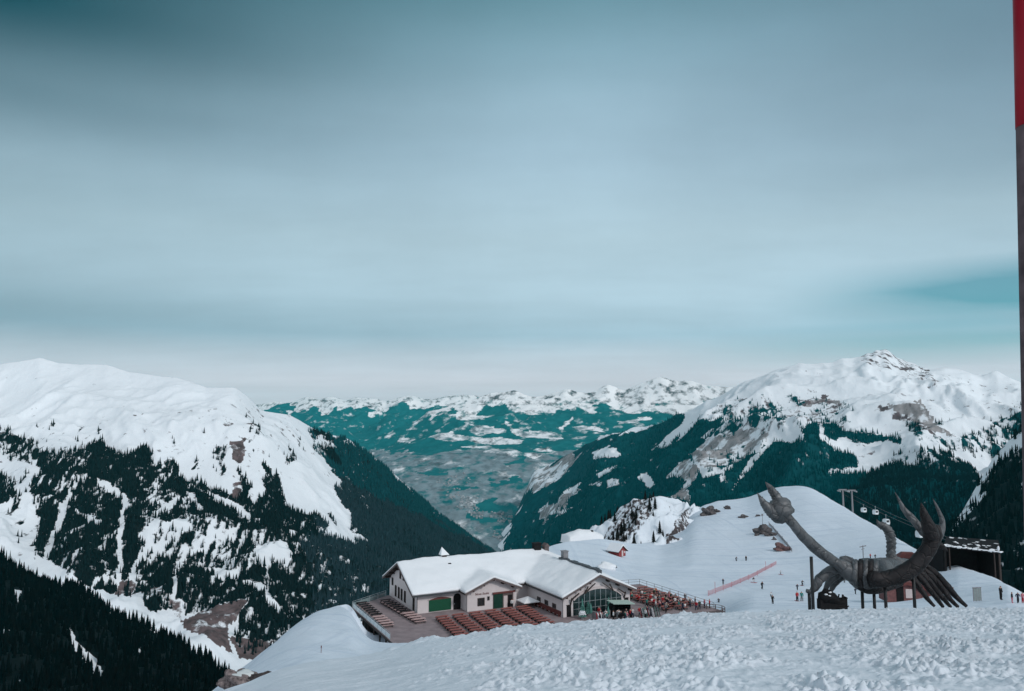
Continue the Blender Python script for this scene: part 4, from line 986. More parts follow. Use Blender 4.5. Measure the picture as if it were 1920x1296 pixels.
# ------------------------------------------------------------------ terrace
mb = MB()
mb.prism([(-33, -8.5), (29.8, -8.5), (29.8, 17), (17, 19), (15.2, 19), (15.2, -.02), (-.02, -.02), (-.02, 14.38), (-23.22, 14.38), (-23.22, 31.4), (-24, 31.4), (-33, 24.6)], 'z', -.32, 0)
TR = empty('terrace', L2W(0, 0, 0), BA); tag(TR, 'wide grey boarded sun terrace wrapped around the white restaurant', 'terrace')
mb.build('decking', m_deck, TR)
mb = MB()
for yv in np.arange(-8, 24, 3.6):
    mb.box(-32.9, -32.65, yv - .12, yv + .12, -4.5, -.33); mb.box(-30.2, -29.95, yv - .12, yv + .12, -4.5, -.33)
    mb.box(-32.9, -24, yv - .1, yv + .1, -.62, -.33)
mb.build('substructure', m_wood, TR)
mb = MB(); mb.box(-30.6, -30.4, -8.4, 24.5, -7, -.33); mb.box(-30.4, 29.5, -8.2, -8.0, -7, -.33); mb.box(29.3, 29.5, -8.0, 16.9, -5, -.33); mb.build('foundation_wall', m_dark, TR)
mb = MB(); mb.box(-33.06, -32.95, -8.5, 24.4, -.34, .03); mb.build('fascia', m_wood, TR)

def railing(name, pts, label, panel_mat, hgt=1.15, gap=.0, post=.07, solid=True, matp=m_galv, sp=2.0, rails=(1.0,)):
    o = empty(name, L2W(*pts[0]), BA); tag(o, label, 'railing'); x0, y0 = pts[0]
    for (ax, ay), (bx, by) in zip(pts[:-1], pts[1:]):
        L = math.hypot(bx - ax, by - ay); n = max(1, int(round(L / sp)))
        for i in range(n + 1):
            q = i / n; X, Y = ax + (bx - ax) * q - x0, ay + (by - ay) * q - y0
            if i or (ax, ay) == pts[0]:
                mb = MB(); mb.box(X - post / 2, X + post / 2, Y - post / 2, Y + post / 2, 0, hgt); mb.build('post', matp, o)
            if i < n and solid:
                q2 = (i + 1) / n; X2, Y2 = ax + (bx - ax) * q2 - x0, ay + (by - ay) * q2 - y0
                dx, dy = (X2 - X) / math.hypot(X2 - X, Y2 - Y), (Y2 - Y) / math.hypot(X2 - X, Y2 - Y)
                mb = MB(); mb.bar((X + dx * .1, Y + dy * .1, .52), (X2 - dx * .1, Y2 - dy * .1, .52), .035, .78); mb.build('panel', panel_mat, o)
        for rz_ in rails:
            mb = MB(); mb.bar((ax - x0, ay - y0, hgt * rz_), (bx - x0, by - y0, hgt * rz_), .06); mb.build('rail', matp, o)
    return o
railing('railing', [(-32.85, 23.9), (-32.85, .4)], 'pale panelled railing along the open long side of the terrace above the snow hollow', m_panel, sp=2.35)
m_mesh = plain('railing_glass', (.22, .30, .31), (.16, .22, .23), 2, .2)
railing('railing', [(-32.85, 24.6), (-24.2, 31.0)], 'pale railing across the far end of the terrace, meeting the end wall', m_mesh, sp=2.6, rails=(1.0, .55))
railing('railing', [(16.4, 18.6), (29.4, 16.6), (29.4, -7.4)], 'thin post railing between the crowded terrace and the piste', m_mesh, sp=2.6, rails=(1.0, .55), solid=False, matp=m_grey)

# ------------------------------------------------------------------ beer tables and benches
def make_table(name, top_mat, leg_mat, L=2.3, wd=.72, h=.76):
    o = empty(name)
    mb = MB(); mb.box(-L / 2, L / 2, -wd / 2, wd / 2, h - .05, h); mb.build('tabletop', top_mat, o)
    for s in (-1, 1):
        mb = MB(); xx = s * (L / 2 - .3)
        mb.bar((xx, -wd / 2 + .06, 0), (xx, wd / 2 - .1, h - .05), .05); mb.bar((xx, wd / 2 - .06, 0), (xx, -wd / 2 + .1, h - .05), .05); mb.bar((xx, -wd / 2 + .1, .35), (xx, wd / 2 - .1, .35), .04)
        mb.build('leg', leg_mat, o)
    return o
def make_bench(name, top_mat, leg_mat, L=2.3):
    o = empty(name)
    mb = MB(); mb.box(-L / 2, L / 2, -.16, .16, .42, .47); mb.build('seat', top_mat, o)
    for s in (-1, 1):
        mb = MB(); xx = s * (L / 2 - .25); mb.bar((xx, -.13, 0), (xx, -.1, .42), .05); mb.bar((xx, .13, 0), (xx, .1, .42), .05); mb.bar((xx, -.12, .2), (xx, .12, .2), .04); mb.build('leg', leg_mat, o)
    return o
USED = set()
def put(proto, x, y, rz, label, cat, group):
    o = proto if proto.name not in USED else copy_tree(proto)
    USED.add(o.name); o.location = L2W(x, y, .002); o.rotation_euler = (0, 0, BA + rz); tag(o, label, cat, group); return o
T1 = make_table('beer_table', m_tab_red, m_dark); B1 = make_bench('beer_bench', m_tab_red, m_dark)
T2 = make_table('terrace_table', m_tab_pale, m_dark, 2.2, .8); B2 = make_bench('terrace_bench', m_tab_pale, m_dark, 2.2)
T3 = make_table('dark_table', m_dark, m_dark, 2.2, .7); B3 = make_bench('pale_bench', m_tab_pale, m_dark, 2.2)
rs = random.Random(5)
for k, xx in enumerate((-20.7, -17.4, -14.1, -10.8, -7.5, -4.2)):
    for j in range(9):
        y = 8.2 - 1.52 * j; x = xx - .14 * j + rs.uniform(-.08, .08); a = rs.uniform(-.03, .03)
        put(T1, x, y, a, 'red brown beer table in the six open rows before the porch', 'table', 'red brown beer tables before the porch')
        for s in (-.56, .56): put(B1, x + rs.uniform(-.05, .05), y + s, a, 'red brown beer bench in the six open rows before the porch', 'bench', 'red brown beer benches before the porch')
for col_, x0 in ((0, -30.9), (1, -26.1)):
    for j in range(11):
        y = 25.0 - 1.66 * j; x = x0 + (.12 * j if col_ else 0)
        if col_ and y > 27: continue
        if j < 7:
            put(T3, x, y, 0, 'black topped table with pale benches on the long terrace beside the end wall', 'table', 'black topped terrace tables')
            for s in (-.6, .6): put(B3, x, y + s, 0, 'pale bench at a black topped table on the long terrace', 'bench', 'pale benches at the black tables')
        else:
            put(T2, x, y, 0, 'pale pinkish table at the corner of the long terrace', 'table', 'pale pinkish terrace tables')
            for s in (-.6, .6): put(B2, x, y + s, 0, 'pale pinkish bench at the corner of the long terrace', 'bench', 'pale pinkish terrace benches')
RT = []
for k, xx in enumerate((20.4, 23.4, 26.6)):
    for j in range(8):
        y = 10.6 - 2.1 * j + (-.9 * k if k < 2 else 1)
        put(T1, xx, y, 0, 'red brown table on the crowded terrace by the piste railing', 'table', 'tables of the crowded terrace')
        for s in (-.6, .6):
            put(B1, xx, y + s, 0, 'red brown bench on the crowded terrace by the piste railing', 'bench', 'benches of the crowded terrace'); RT.append((xx, y + s, s))

# ------------------------------------------------------------------ things round the terrace
mb = MB(); mb.prism([(8.2, -5.0), (11.9, -5.0), (11.9, -2.6), (8.2, -2.6)], 'z', 0, 2.1)
K = empty('bar_kiosk', L2W(10.2, -4.2, 0), BA + .0); tag(K, 'black open snack kiosk with a sloping pale green roof before the glass front', 'kiosk')
mb = MB(); mb.box(-1.9, 1.9, -.1, 1.2, 0, 1.05); mb.build('counter', m_dark, K)
mb = MB(); mb.box(-1.9, 1.9, 1.2, 1.35, 0, 2.2); mb.box(-1.9, -1.75, -.1, 1.2, 1.05, 2.3); mb.box(1.75, 1.9, -.1, 1.2, 1.05, 2.0); mb.build('wall', m_dark, K)
mb = MB(); mb.add([(-2.3, -.7, 2.55), (2.5, -.7, 2.05), (2.5, 1.7, 2.25), (-2.3, 1.7, 2.75), (-2.3, -.7, 2.67), (2.5, -.7, 2.17), (2.5, 1.7, 2.37), (-2.3, 1.7, 2.87)], [(3, 2, 1, 0), (4, 5, 6, 7), (0, 1, 5, 4), (1, 2, 6, 5), (2, 3, 7, 6), (3, 0, 4, 7)]); mb.build('roof', plain('pale_green_roof', (.42, .52, .46), (.3, .4, .36), 3, .6), K)
mb = MB()
n = 14
arc_o = [(1.9 * math.cos(math.pi * (1 + i / n)), 1.9 * math.sin(math.pi * (1 + i / n))) for i in range(n + 1)]
arc_i = [(1.5 * math.cos(math.pi * (1 + i / n)), 1.5 * math.sin(math.pi * (1 + i / n))) for i in range(n, -1, -1)]
mb.prism(arc_o + arc_i, 'z', 0, 1.15)
CT_ = mb.build('curved_counter', m_grey, None, L2W(6.6, -2.4, 0), BA); tag(CT_, 'grey curved concrete bar counter between kiosk and arched glazing', 'counter')
def folded_parasol(x, y, h, label):
    o = empty('folded_parasol', L2W(x, y, 0), BA); tag(o, label, 'parasol', 'folded parasols before the glass front')
    mb = MB(); mb.tube([(0, 0, 0), (0, 0, h)], .035, 8); mb.build('pole', m_galv, o)
    mb = MB(); mb.tube([(0, 0, h * .36), (0, 0, h * .45), (0, 0, h * .7), (0, 0, h * .98), (0, 0, h * 1.03)], [.10, .27, .19, .08, .02], 14, ripple=.16); mb.build('canopy', m_umb, o, smooth=True)
    mb = MB(); mb.tube([(0, 0, 0), (0, 0, .08), (0, 0, .1)], [.35, .35, .1], 14); mb.build('base', m_grey, o)
folded_parasol(3.2, -1.6, 3.3, 'tallest folded green parasol, before the first bays of the arched glazing')
folded_parasol(3.9, -3.4, 2.8, 'folded green parasol beside the red and white sledge stack')
folded_parasol(6.9, -4.6, 2.2, 'short folded green parasol before the curved counter')
folded_parasol(9.2, -1.3, 2.9, 'folded green parasol behind the kiosk roof')
def bushy(x, y, h, label):
    o = empty('potted_spruce', L2W(x, y, 0), BA); tag(o, label, 'potted tree', 'snow dusted potted spruces')
    link('crown', spruce_mesh(int(x * 10) + 50, h, 6, m_umb, m_roofsnow), o, (0, 0, .3)); mb = MB(); mb.tube([(0, 0, 0), (0, 0, .5)], [.25, .32], 12); mb.build('pot', m_grey, o)
    o.children[0].scale = (1.5, 1.5, 1)
bushy(2.6, -2.6, 2.6, 'snow dusted potted spruce at the first bays of the arched glazing')
bushy(5.0, -.9, 2.3, 'snow dusted potted spruce behind the curved counter')
S = empty('sledge_stack', L2W(4.6, -5.0, 0), BA); tag(S, 'red and white stack of hire sledges leaning together on the terrace', 'sledge stack')
for i in range(5):
    mb = MB(); x = -.6 + .3 * i; mb.tube([(x, -.3, 0), (x + .05, -.25, .6), (x + .1, -.1, 1.2), (x + .1, .2, 1.45)], [.13, .15, .13, .06], 8, squash=.5); mb.build('sledge', m_red if i % 2 == 0 else m_white, S, smooth=True)
o = empty('parasol', L2W(-1.9, 10.2, 0), BA); tag(o, 'low white square parasol in the corner between porch and wing', 'parasol')
mb = MB(); mb.tube([(0, 0, 0), (0, 0, 1.75)], .04, 8); mb.build('pole', m_galv, o)
mb = MB(); mb.add([(-1.7, -1.7, 1.15), (1.7, -1.7, 1.15), (1.7, 1.7, 1.15), (-1.7, 1.7, 1.15), (0, 0, 1.95), (-1.7, -1.7, 1.0), (1.7, -1.7, 1.0), (1.7, 1.7, 1.0), (-1.7, 1.7, 1.0), (0, 0, 1.9)],
                  [(0, 1, 4), (1, 2, 4), (2, 3, 4), (3, 0, 4), (9, 6, 5), (9, 7, 6), (9, 8, 7), (9, 5, 8), (0, 5, 6, 1), (1, 6, 7, 2), (2, 7, 8, 3), (3, 8, 5, 0)]); mb.build('canopy', m_white, o)
# stores under the overhanging terrace edge
for i, (x, y, h) in enumerate(((-34.2, 2.0, .9), (-34.9, 4.4, .6), (-34.6, -.6, .7))):
    mb = MB(); rs2 = random.Random(i)
    for k in range(7): 
        yy0 = y + rs2.uniform(-.5, .5); mb.bar((x - 1.4 + rs2.uniform(-.4, .4), yy0 - .6, -2.95 + .13 * k), (x + 1.2 + rs2.uniform(-.4, .4), yy0 + .5, -2.9 + .13 * k + rs2.uniform(-.05, .2)), .22, .12)
    wx, wy, _ = L2W(x, y); gz_ = float(piste_world(np.array(wx), np.array(wy))) - (ZG - 3.05)
    tag(mb.build('timber_pile', m_beam if i else m_dark, None, L2W(0, 0, gz_), BA), ['dark pile of old timbers in the snow hollow under the terrace edge', 'grey board pile nearest the bank in the snow hollow', 'brown board pile below the front corner of the terrace'][i], 'timber pile', 'piles below the terrace')
wx, wy, _ = L2W(-33.4, .8); o = empty('snow_blower', (wx, wy, float(piste_world(np.array(wx), np.array(wy)))), BA + .5); tag(o, 'dark red snow blower stored under the terrace edge', 'snow blower')
mb = MB(); mb.box(-.5, .6, -.45, .45, .35, 1.0); mb.box(-.2, .5, -.4, .4, 1.0, 1.35); mb.build('body', m_red, o)
mb = MB(); mb.box(.6, 1.1, -.55, .55, .15, .9); mb.build('auger_housing', m_dark, o)
for s in (-1, 1): mb = MB(); mb.tube([(-.2, s * .48, .32), (-.2, s * .62, .32)], .32, 14); mb.build('wheel', m_dark, o)
mb = MB(); mb.tube([(.7, 0, .9), (.75, 0, 1.5), (.95, 0, 1.75)], [.14, .12, .12], 8); mb.build('chute', m_dark, o)
mb = MB(); mb.bar((-.5, -.3, .9), (-1.2, -.3, 1.3), .05); mb.bar((-.5, .3, .9), (-1.2, .3, 1.3), .05); mb.bar((-1.2, -.35, 1.3), (-1.2, .35, 1.3), .05); mb.build('handlebar', m_dark, o)

# ------------------------------------------------------------------ red hut, low white building, hill furniture
def ground_at(X, Y): return float(piste_world(np.array(float(X)), np.array(float(Y))))
p = piste_hit(1157, 1041, 190, 280)
H = empty('red_hut', (p.x, p.y, p.z - .15), .75); tag(H, 'small red wooden hut with a snow laden gable roof on the piste above the restaurant', 'hut')
mb = MB(); mb.prism([(-1.7, 0), (1.7, 0), (1.7, 2.0), (0, 3.3), (-1.7, 2.0)], 'y', -2.2, 2.2); mb.build('wall', m_redwood if False else plain('hut_red', (.30, .055, .055), (.22, .04, .04), 4, .7), H)
mb = MB()
for s in (-1, 1): mb.add([(0, -2.7, 3.3), (0, 2.7, 3.3), (s * 2.5, 2.7, 1.4), (s * 2.5, -2.7, 1.4), (0, -2.7, 3.46), (0, 2.7, 3.46), (s * 2.5, 2.7, 1.56), (s * 2.5, -2.7, 1.56)], [(0, 1, 2, 3), (7, 6, 5, 4), (0, 3, 7, 4), (1, 5, 6, 2), (3, 2, 6, 7)])
rf = mb.build('roof', m_wood, H)
mb = MB()
for s in (-1, 1): mb.add([(0, -2.6, 3.47), (0, 2.6, 3.47), (s * 2.45, 2.6, 1.6), (s * 2.45, -2.6, 1.6), (0, -2.6, 4.0), (0, 2.6, 4.0), (s * 2.3, 2.6, 1.95), (s * 2.3, -2.6, 1.95)], [(0, 1, 2, 3), (7, 6, 5, 4), (0, 3, 7, 4), (1, 5, 6, 2), (3, 2, 6, 7)])
mb.build('roof_snow', m_roofsnow, rf)
mb = MB(); mb.box(-.35, .35, -2.28, -2.2, .05, 1.9); mb.build('door', m_trim, H)
mb = MB(); mb.box(.8, 1.4, -2.26, -2.2, 1.0, 1.6); mb.build('window', m_trim, H)
q = pv(1092, 1006, 285)
Wb = empty('snowed_in_hut', (q.x, q.y, q.z - 1.2), .35); tag(Wb, 'low pale hut almost buried in snow at the plateau edge behind the roofs', 'hut')
mb = MB(); mb.box(-6.0, 6.0, -2.5, 2.5, -2, 1.6); mb.build('wall', m_trim, Wb)
gx_ = np.linspace(-7.6, 7.6, 40); gy_ = np.linspace(-4.2, 4.2, 20); A_, B_ = np.meshgrid(gx_, gy_)
hh = 1.55 + 2.2 * np.clip(1 - (np.abs(A_) / 7.6) ** 2.2, 0, 1) * np.clip(1 - (np.abs(B_) / 4.2) ** 2.4, 0, 1) + .25 * fbm(A_ / 3, B_ / 3, 3, 6)
hh = np.where((np.abs(A_) > 7.2) | (np.abs(B_) > 3.9), -.8, hh)
link('roof_snow', np_mesh('roof_snow', np.stack([A_, B_, hh], -1).reshape(-1, 3), grid_faces(20, 40), m_roofsnow), Wb)
mb = MB(); mb.box(2.6, 3.4, -2.4, -1.7, 2.0, 3.6); mb.build('vent', m_dark, Wb)
mb = MB(); mb.blob((0, 0, .3), (2.6, 1.8, 1.3), 4, .18, 20, 12); p = piste_hit(1137, 1066, 165, 230)
tag(mb.build('snow_heap', m_roofsnow, None, p, smooth=True), 'rounded heap of cleared snow on the piste below the red hut', 'snow heap')
p = piste_hit(1151, 1065, 165, 230); mb = MB(); mb.box(-1.0, 1.0, -.2, .2, 0, .35); mb.box(-.9, .9, -.15, .15, .35, .6)
tag(mb.build('snow_plough_blade', m_dark, None, p, .5), 'dark plough blade lying beside the heap of cleared snow', 'plough blade')

m_rock = plain('grey_rock', (.17, .155, .155), (.03, .028, .03), 1.1, .9, bump=.15)
m_rrock = plain('reddish_rock', (.22, .13, .125), (.08, .05, .05), 1.6, .9, bump=.15)
def rock(u, v, w_, h_, label, mat, seed, Ymin=200):
    p = piste_hit(u, v, Ymin, 470); mb = MB(); mb.blob((0, 0, h_ * .12), (w_ * .45, w_ / 3, h_ * .58), seed, .42, 24, 15)
    tag(mb.build('rock_outcrop', mat, None, p, smooth=False), label, 'rock', 'rocks on the smooth hill')
    return p
rock(1432, 1002, 5.6, 4.2, 'dark craggy outcrop under the little mast on the smooth hill', m_rock, 3)
rock(1443, 1006, 4.2, 2.6, 'flat grey crag touching the mast outcrop on the smooth hill', m_rock, 4)
rock(1420, 1006, 2.2, 1.4, 'small stone at the foot of the mast outcrop', m_rock, 5)
rock(1452, 1014, 1.6, 1.6, 'little dark stone above the reddish boulder', m_rock, 6)
rock(1465, 1032, 5.2, 3.0, 'reddish boulder low on the smooth hill', m_rrock, 7)
rock(1393, 972, 4.5, 1.6, 'flat dark stone high on the smooth hill', m_rock, 8)
rock(1364, 955, 3.6, 2.0, 'dark stone just under the crest of the smooth hill', m_rock, 9)
rock(1422, 969, 2.4, 1.2, 'small dark stone above the mast outcrop', m_rock, 10)
rock(1327, 965, 6.5, 4.5, 'black broken outcrop where the knoll meets the smooth hill', m_rock, 11)
rock(1341, 961, 4.0, 2.2, 'ragged dark stones beside the black broken outcrop', m_rock, 12)
rock(1409, 928, 4.0, 2.5, 'dark rock on the crest of the smooth hill', m_rock, 13)
rock(1424, 922, 3.0, 2.5, 'reddish rock on the crest of the smooth hill', m_rrock, 14)
p = piste_hit(1430, 988, 250, 440)
o = empty('weather_mast', (p.x, p.y, p.z)); tag(o, 'thin mast standing on the craggy outcrop', 'mast')
mb = MB(); mb.tube([(0, 0, -.5), (0, 0, 5.2)], .10, 8); mb.build('pole', m_grey, o); mb = MB(); mb.box(-.35, .35, -.1, .1, 4.4, 5.3); mb.build('box', m_grey, o)
# slatted snow fence running down the hill
o = None
prev = None; pts_ = [piste_hit(u, v, 200, 440) for u, v in ((1442, 986), (1450, 994), (1458, 1004), (1467, 1014), (1476, 1025), (1485, 1036))]
o = empty('snow_fence', pts_[0]); tag(o, 'grey slatted snow fence running down the smooth hill past the boulders', 'fence')
for a, b in zip(pts_[:-1], pts_[1:]):
    mb = MB(); n_ = 5
    for k in range(n_): mb.bar(a - pts_[0] + (b - a) * 0 + Vector((0, 0, .25 + .25 * k)), b - pts_[0] + Vector((0, 0, .25 + .25 * k)), .05, .17)
    mb.build('slats', m_grey, o); mb = MB(); mb.tube([a - pts_[0] + Vector((0, 0, -.4)), a - pts_[0] + Vector((0, 0, 1.7))], .07, 6); mb.build('post', m_wood, o)
# red safety net beside the piste
m_net = plain('red_net', (.55, .16, .18), (.42, .10, .12), 8, .7)
npx = [(1328, 1117), (1341, 1112), (1356, 1106), (1372, 1100), (1388, 1093), (1404, 1086), (1420, 1078), (1436, 1069), (1446, 1064), (1456, 1058)]
pts_ = [piste_hit(u, v, 120, 300) for u, v in npx]
o = empty('safety_net', pts_[0]); tag(o, 'red safety net strung along the piste from the terrace corner', 'safety net')
for i, (a, b) in enumerate(zip(pts_[:-1], pts_[1:])):
    mb = MB(); d_ = b - a
    for k in range(5): mb.bar(a - pts_[0] + Vector((0, 0, .12 + .22 * k)), b - pts_[0] + Vector((0, 0, .12 + .22 * k)), .03, .05)
    L_ = d_.length; n_ = max(2, int(L_ / .6))
    for k in range(n_): q_ = a - pts_[0] + d_ * (k / n_); mb.bar(q_ + Vector((0, 0, .1)), q_ + Vector((0, 0, 1.05)), .03, .04)
    mb.build('netting', m_net, o)
    mb = MB(); hh_ = 2.6 if i in (1, 7) else 1.25; mb.tube([a - pts_[0] + Vector((0, 0, -.3)), a - pts_[0] + Vector((0, 0, hh_))], .05, 6); mb.build('pole', m_net, o)
# boulder and scrub at the slope's edge
def near_p(u, Y): 
    z = float(near_z(np.array(float(u)), np.array(float(Y)))); k = z / Y
    return Vector(((u - 960) / F * (CT + ST * k) * Y, Y, z))
q = near_p(452, 54.5); m_boul = plain('speckled_boulder', (.30, .245, .235), (.035, .028, .03), 4.5, .95, bump=.08)
B = empty('boulder', (q.x, q.y, q.z - .1)); tag(B, 'large speckled brown boulder at the edge of the snow slope', 'boulder')
mb = MB(); mb.blob((0, 0, .55), (1.32, 1.0, .8), 21, .26, 34, 22); mb.build('stone', m_boul, B, smooth=True)
mb = MB(); mb.blob((.1, .1, 1.12), (.75, .6, .24), 8, .2, 20, 12); mb.build('snow_cap', snow_mat('dirty_snow', .5, 6, .03, col=(.6, .64, .64)), B, smooth=True)
q = near_p(492, 51.5); mb = MB(); mb.blob((0, 0, .08), (.8, .3, .24), 5, .3, 18, 10); tag(mb.build('flat_rock', plain('dark_rock', (.06, .05, .05), (.025, .022, .022), 5, .9), None, q, .5), 'thin dark rock poking from the snow beside the speckled boulder', 'rock')
# ================================================================== GIANT SCORPION SCULPTURE
m_sculp = sheet_metal('weathered_sheet_metal', (.165, .172, .178), (.055, .058, .062), 1.1)
m_sculd = sheet_metal('shaded_dark_metal', (.034, .030, .031), (.010, .010, .011), 1.2, .6)  # same sheet metal, darkened: shade on one arm and its legs put into colour
m_post = plain('black_steel_post', (.018, .02, .022), (.03, .032, .034), 2, .5)
Y0 = 63.0
sx0 = pv(1640, 1085, Y0)
def gz(u, Y): return float(near_z(np.array(float(u)), np.array(float(Y))))
SC = empty('scorpion_sculpture', (sx0.x, sx0.y, gz(1640, Y0)))
tag(SC, 'giant grey metal scorpion sculpture with raised pincers, propped on black posts', 'sculpture')
so_ = SC.location.copy()
def spl(pts, n=6):
    """Catmull-Rom through (u, v, Y, r px)"""
    a = [np.array(p, float) for p in pts]; out = []
    for i in range(len(a) - 1):
        p0, p1, p2, p3 = a[max(i - 1, 0)], a[i], a[i + 1], a[min(i + 2, len(a) - 1)]
        for k in range(n):
            t = k / n; out.append(.5 * (2 * p1 + (p2 - p0) * t + (2 * p0 - 5 * p1 + 4 * p2 - p3) * t * t + (3 * p1 - 3 * p2 + p3 - p0) * t ** 3))
    return out + [a[-1]]
THIN = {'pincer_arm': .80, 'pincer_finger': .84, 'leg': .85, 'tail': .9, 'body': .93}
def stube(name, pts, mat, parent=SC, n=6, ns=16, ripple=.03, squash=None, ring=0):
    q = spl([(u, v, Y0 + dy, r) for u, v, dy, r in pts], n)
    P_ = [pv(p[0], p[1], p[2]) - so_ for p in q]; R_ = [max(p[3], .3) * THIN.get(name, 1) * p[2] / F * (1 + ring * (1 if i % 2 else -1)) for i, p in enumerate(q)]
    mb = MB(); mb.tube(P_, R_, ns, ripple=ripple, seed=len(name), squash=squash); return mb.build(name, mat, parent, smooth=True)
arm1 = stube('pincer_arm', [(1612, 1086, -1, 15), (1596, 1076, -1.2, 19), (1580, 1063, -1.4, 16), (1570, 1057, -1.5, 12), (1550, 1044, -1.8, 12.5), (1526, 1025, -2.2, 13), (1505, 1004, -2.5, 12), (1488, 984, -2.7, 11), (1474, 967, -2.8, 11), (1466, 960, -2.8, 8)], m_sculp)
stube('pincer_palm', [(1472, 977, -2.8, 9), (1465, 967, -2.8, 20), (1464, 954, -2.8, 24), (1466, 941, -2.8, 17), (1466, 933, -2.8, 8)], m_sculp, arm1, ripple=.04, squash=.9)
stube('pincer_finger', [(1465, 948, -2.6, 13), (1456, 933, -2.5, 11), (1447, 919, -2.4, 8), (1441, 911, -2.4, 5), (1435, 904, -2.4, .5)], m_sculp, arm1, ring=.06)
stube('pincer_finger', [(1455, 970, -3.1, 11), (1444, 957, -3.2, 12), (1434, 946, -3.2, 9), (1427, 936, -3.2, 5), (1420, 924, -3.2, .5)], m_sculp, arm1, ring=.06)
for u, v in ((1451, 930), (1447, 926), (1442, 919), (1438, 947), (1433, 941), (1429, 936)):
    stube('tooth', [(u, v + 2, -2.8, 3), (u - 1 if v < 932 else u + 1, v + (5 if v < 932 else -5), -2.8, .3)], m_sculp, arm1, n=2, ns=8)
body = stube('body', [(1596, 1070, .3, 10), (1606, 1077, .2, 25), (1622, 1078, .2, 30), (1645, 1074, 1, 28), (1672, 1066, 3, 20), (1700, 1062, 5, 14), (1712, 1066, 6, 6)], m_sculp, ns=22, ripple=.03)
for i, u in enumerate((1603, 1612, 1622, 1632, 1641)):
    stube('rib_plate', [(u + 2, 1050 + abs(i - 2), -1.0, 4), (u, 1064, -1.75, 5.5), (u - 1, 1085, -1.8, 5.2), (u + 2, 1100, -1.2, 4)], m_sculd if i % 2 else m_sculp, body, ns=10)
stube('underplate', [(1600, 1092, -.3, 5), (1622, 1104, -.3, 8), (1650, 1104, 0, 8), (1690, 1094, 1, 5)], m_sculd, body)
stube('shoulder', [(1576, 1050, .8, 6), (1588, 1052, .8, 9), (1604, 1062, .6, 9), (1612, 1070, .5, 5)], m_sculp, body)
stube('tail', [(1682, 1062, 3.6, 20), (1673, 1050, 3.6, 13), (1671, 1038, 3.6, 9), (1671, 1022, 3.6, 9), (1670, 1008, 3.6, 9.5), (1666, 996, 3.6, 9), (1659, 988, 3.6, 8), (1652, 985, 3.6, 7.5), (1647, 981, 3.6, 4), (1644, 974, 3.6, .6)], m_sculp, ring=.10, n=4)
arm2 = stube('pincer_arm', [(1636, 1087, -2.2, 12), (1640, 1086, -2.3, 18), (1662, 1086, -2.4, 18), (1685, 1079, -2.5, 19), (1708, 1067, -2.6, 19), (1727, 1049, -2.7, 18), (1740, 1030, -2.8, 17), (1748, 1012, -2.8, 18), (1750, 996, -2.8, 18), (1748, 985, -2.8, 12)], m_sculd)
stube('pincer_finger', [(1752, 1010, -2.8, 14), (1763, 995, -2.8, 9), (1767, 978, -2.8, 5.5), (1760, 958, -2.8, 3.6), (1754, 945, -2.8, 2.2), (1749, 935, -2.8, .4)], m_sculp, arm2)
stube('pincer_finger', [(1746, 1005, -3.2, 17), (1742, 990, -3.4, 15), (1736, 974, -3.5, 11), (1731, 958, -3.5, 7), (1727, 943, -3.5, .8)], m_sculd, arm2)
stube('pincer_finger', [(1733, 1002, -2.2, 8), (1721, 986, -2.0, 8), (1708, 970, -1.9, 8), (1696, 957, -1.8, 6), (1688, 942, -1.7, 3.5), (1678, 923, -1.7, .5)], m_sculp, arm2)
stube('spur', [(1756, 1020, -2.6, 7), (1768, 1026, -2.6, 5), (1777, 1034, -2.6, .6)], m_sculd, arm2)
for nm, pp in (('leg', [(1574, 1064, -.6, 11), (1552, 1074, -.8, 11), (1536, 1088, -1, 10), (1528, 1102, -1, 8), (1520, 1109, -1, 5), (1512, 1108, -1, 4)]),
               ('leg', [(1582, 1070, 0, 8), (1563, 1083, 0, 8), (1552, 1096, 0, 6), (1546, 1110, 0, 4)]),
               ('leg', [(1592, 1074, .6, 7), (1573, 1086, .6, 7), (1563, 1098, .6, 6), (1557, 1110, .6, 3.5)]),
               ('leg', [(1700, 1072, 2.5, 6), (1714, 1088, 2.2, 7), (1728, 1108, 1.6, 6), (1740, 1124, 1, 4.5), (1752, 1137, .5, 3)]),
               ('leg', [(1708, 1070, 3, 7), (1727, 1086, 2.5, 7), (1745, 1108, 1.8, 6), (1758, 1124, 1.2, 5), (1768, 1138, .5, 3.5)]),
               ('leg', [(1716, 1067, 3.5, 7), (1738, 1086, 3, 7), (1756, 1108, 2, 6), (1770, 1124, 1.4, 5), (1782, 1138, .6, 3.5)]),
               ('leg', [(1722, 1062, 4, 7), (1748, 1084, 3.5, 8), (1768, 1106, 2.4, 6.5), (1782, 1124, 1.6, 5), (1796, 1138, .8, 3.5)]),
               ('leg', [(1728, 1056, 4.5, 6), (1752, 1075, 4, 8), (1772, 1094, 3, 7), (1790, 1116, 2, 6), (1812, 1137, 1, 3.5)])):
    stube(nm, pp, m_sculd if pp[0][0] > 1650 else m_sculp, ns=12, ripple=.06)
for u, vt, dy in ((1521, 1044, -2), (1517, 1108, -.9), (1616, 1098, .1), (1638, 1098, .3), (1659, 1092, -2.2), (1712, 1076, -2.5)):
    a = pv(u, vt, Y0 + dy); mb = MB(); zb = gz(u, Y0 + dy) - .8
    mb.tube([(a.x - so_.x, a.y - so_.y, zb - so_.z), (a.x - so_.x, a.y - so_.y, a.z - so_.z)], .125, 10); mb.build('support_post', m_post, SC, smooth=True)

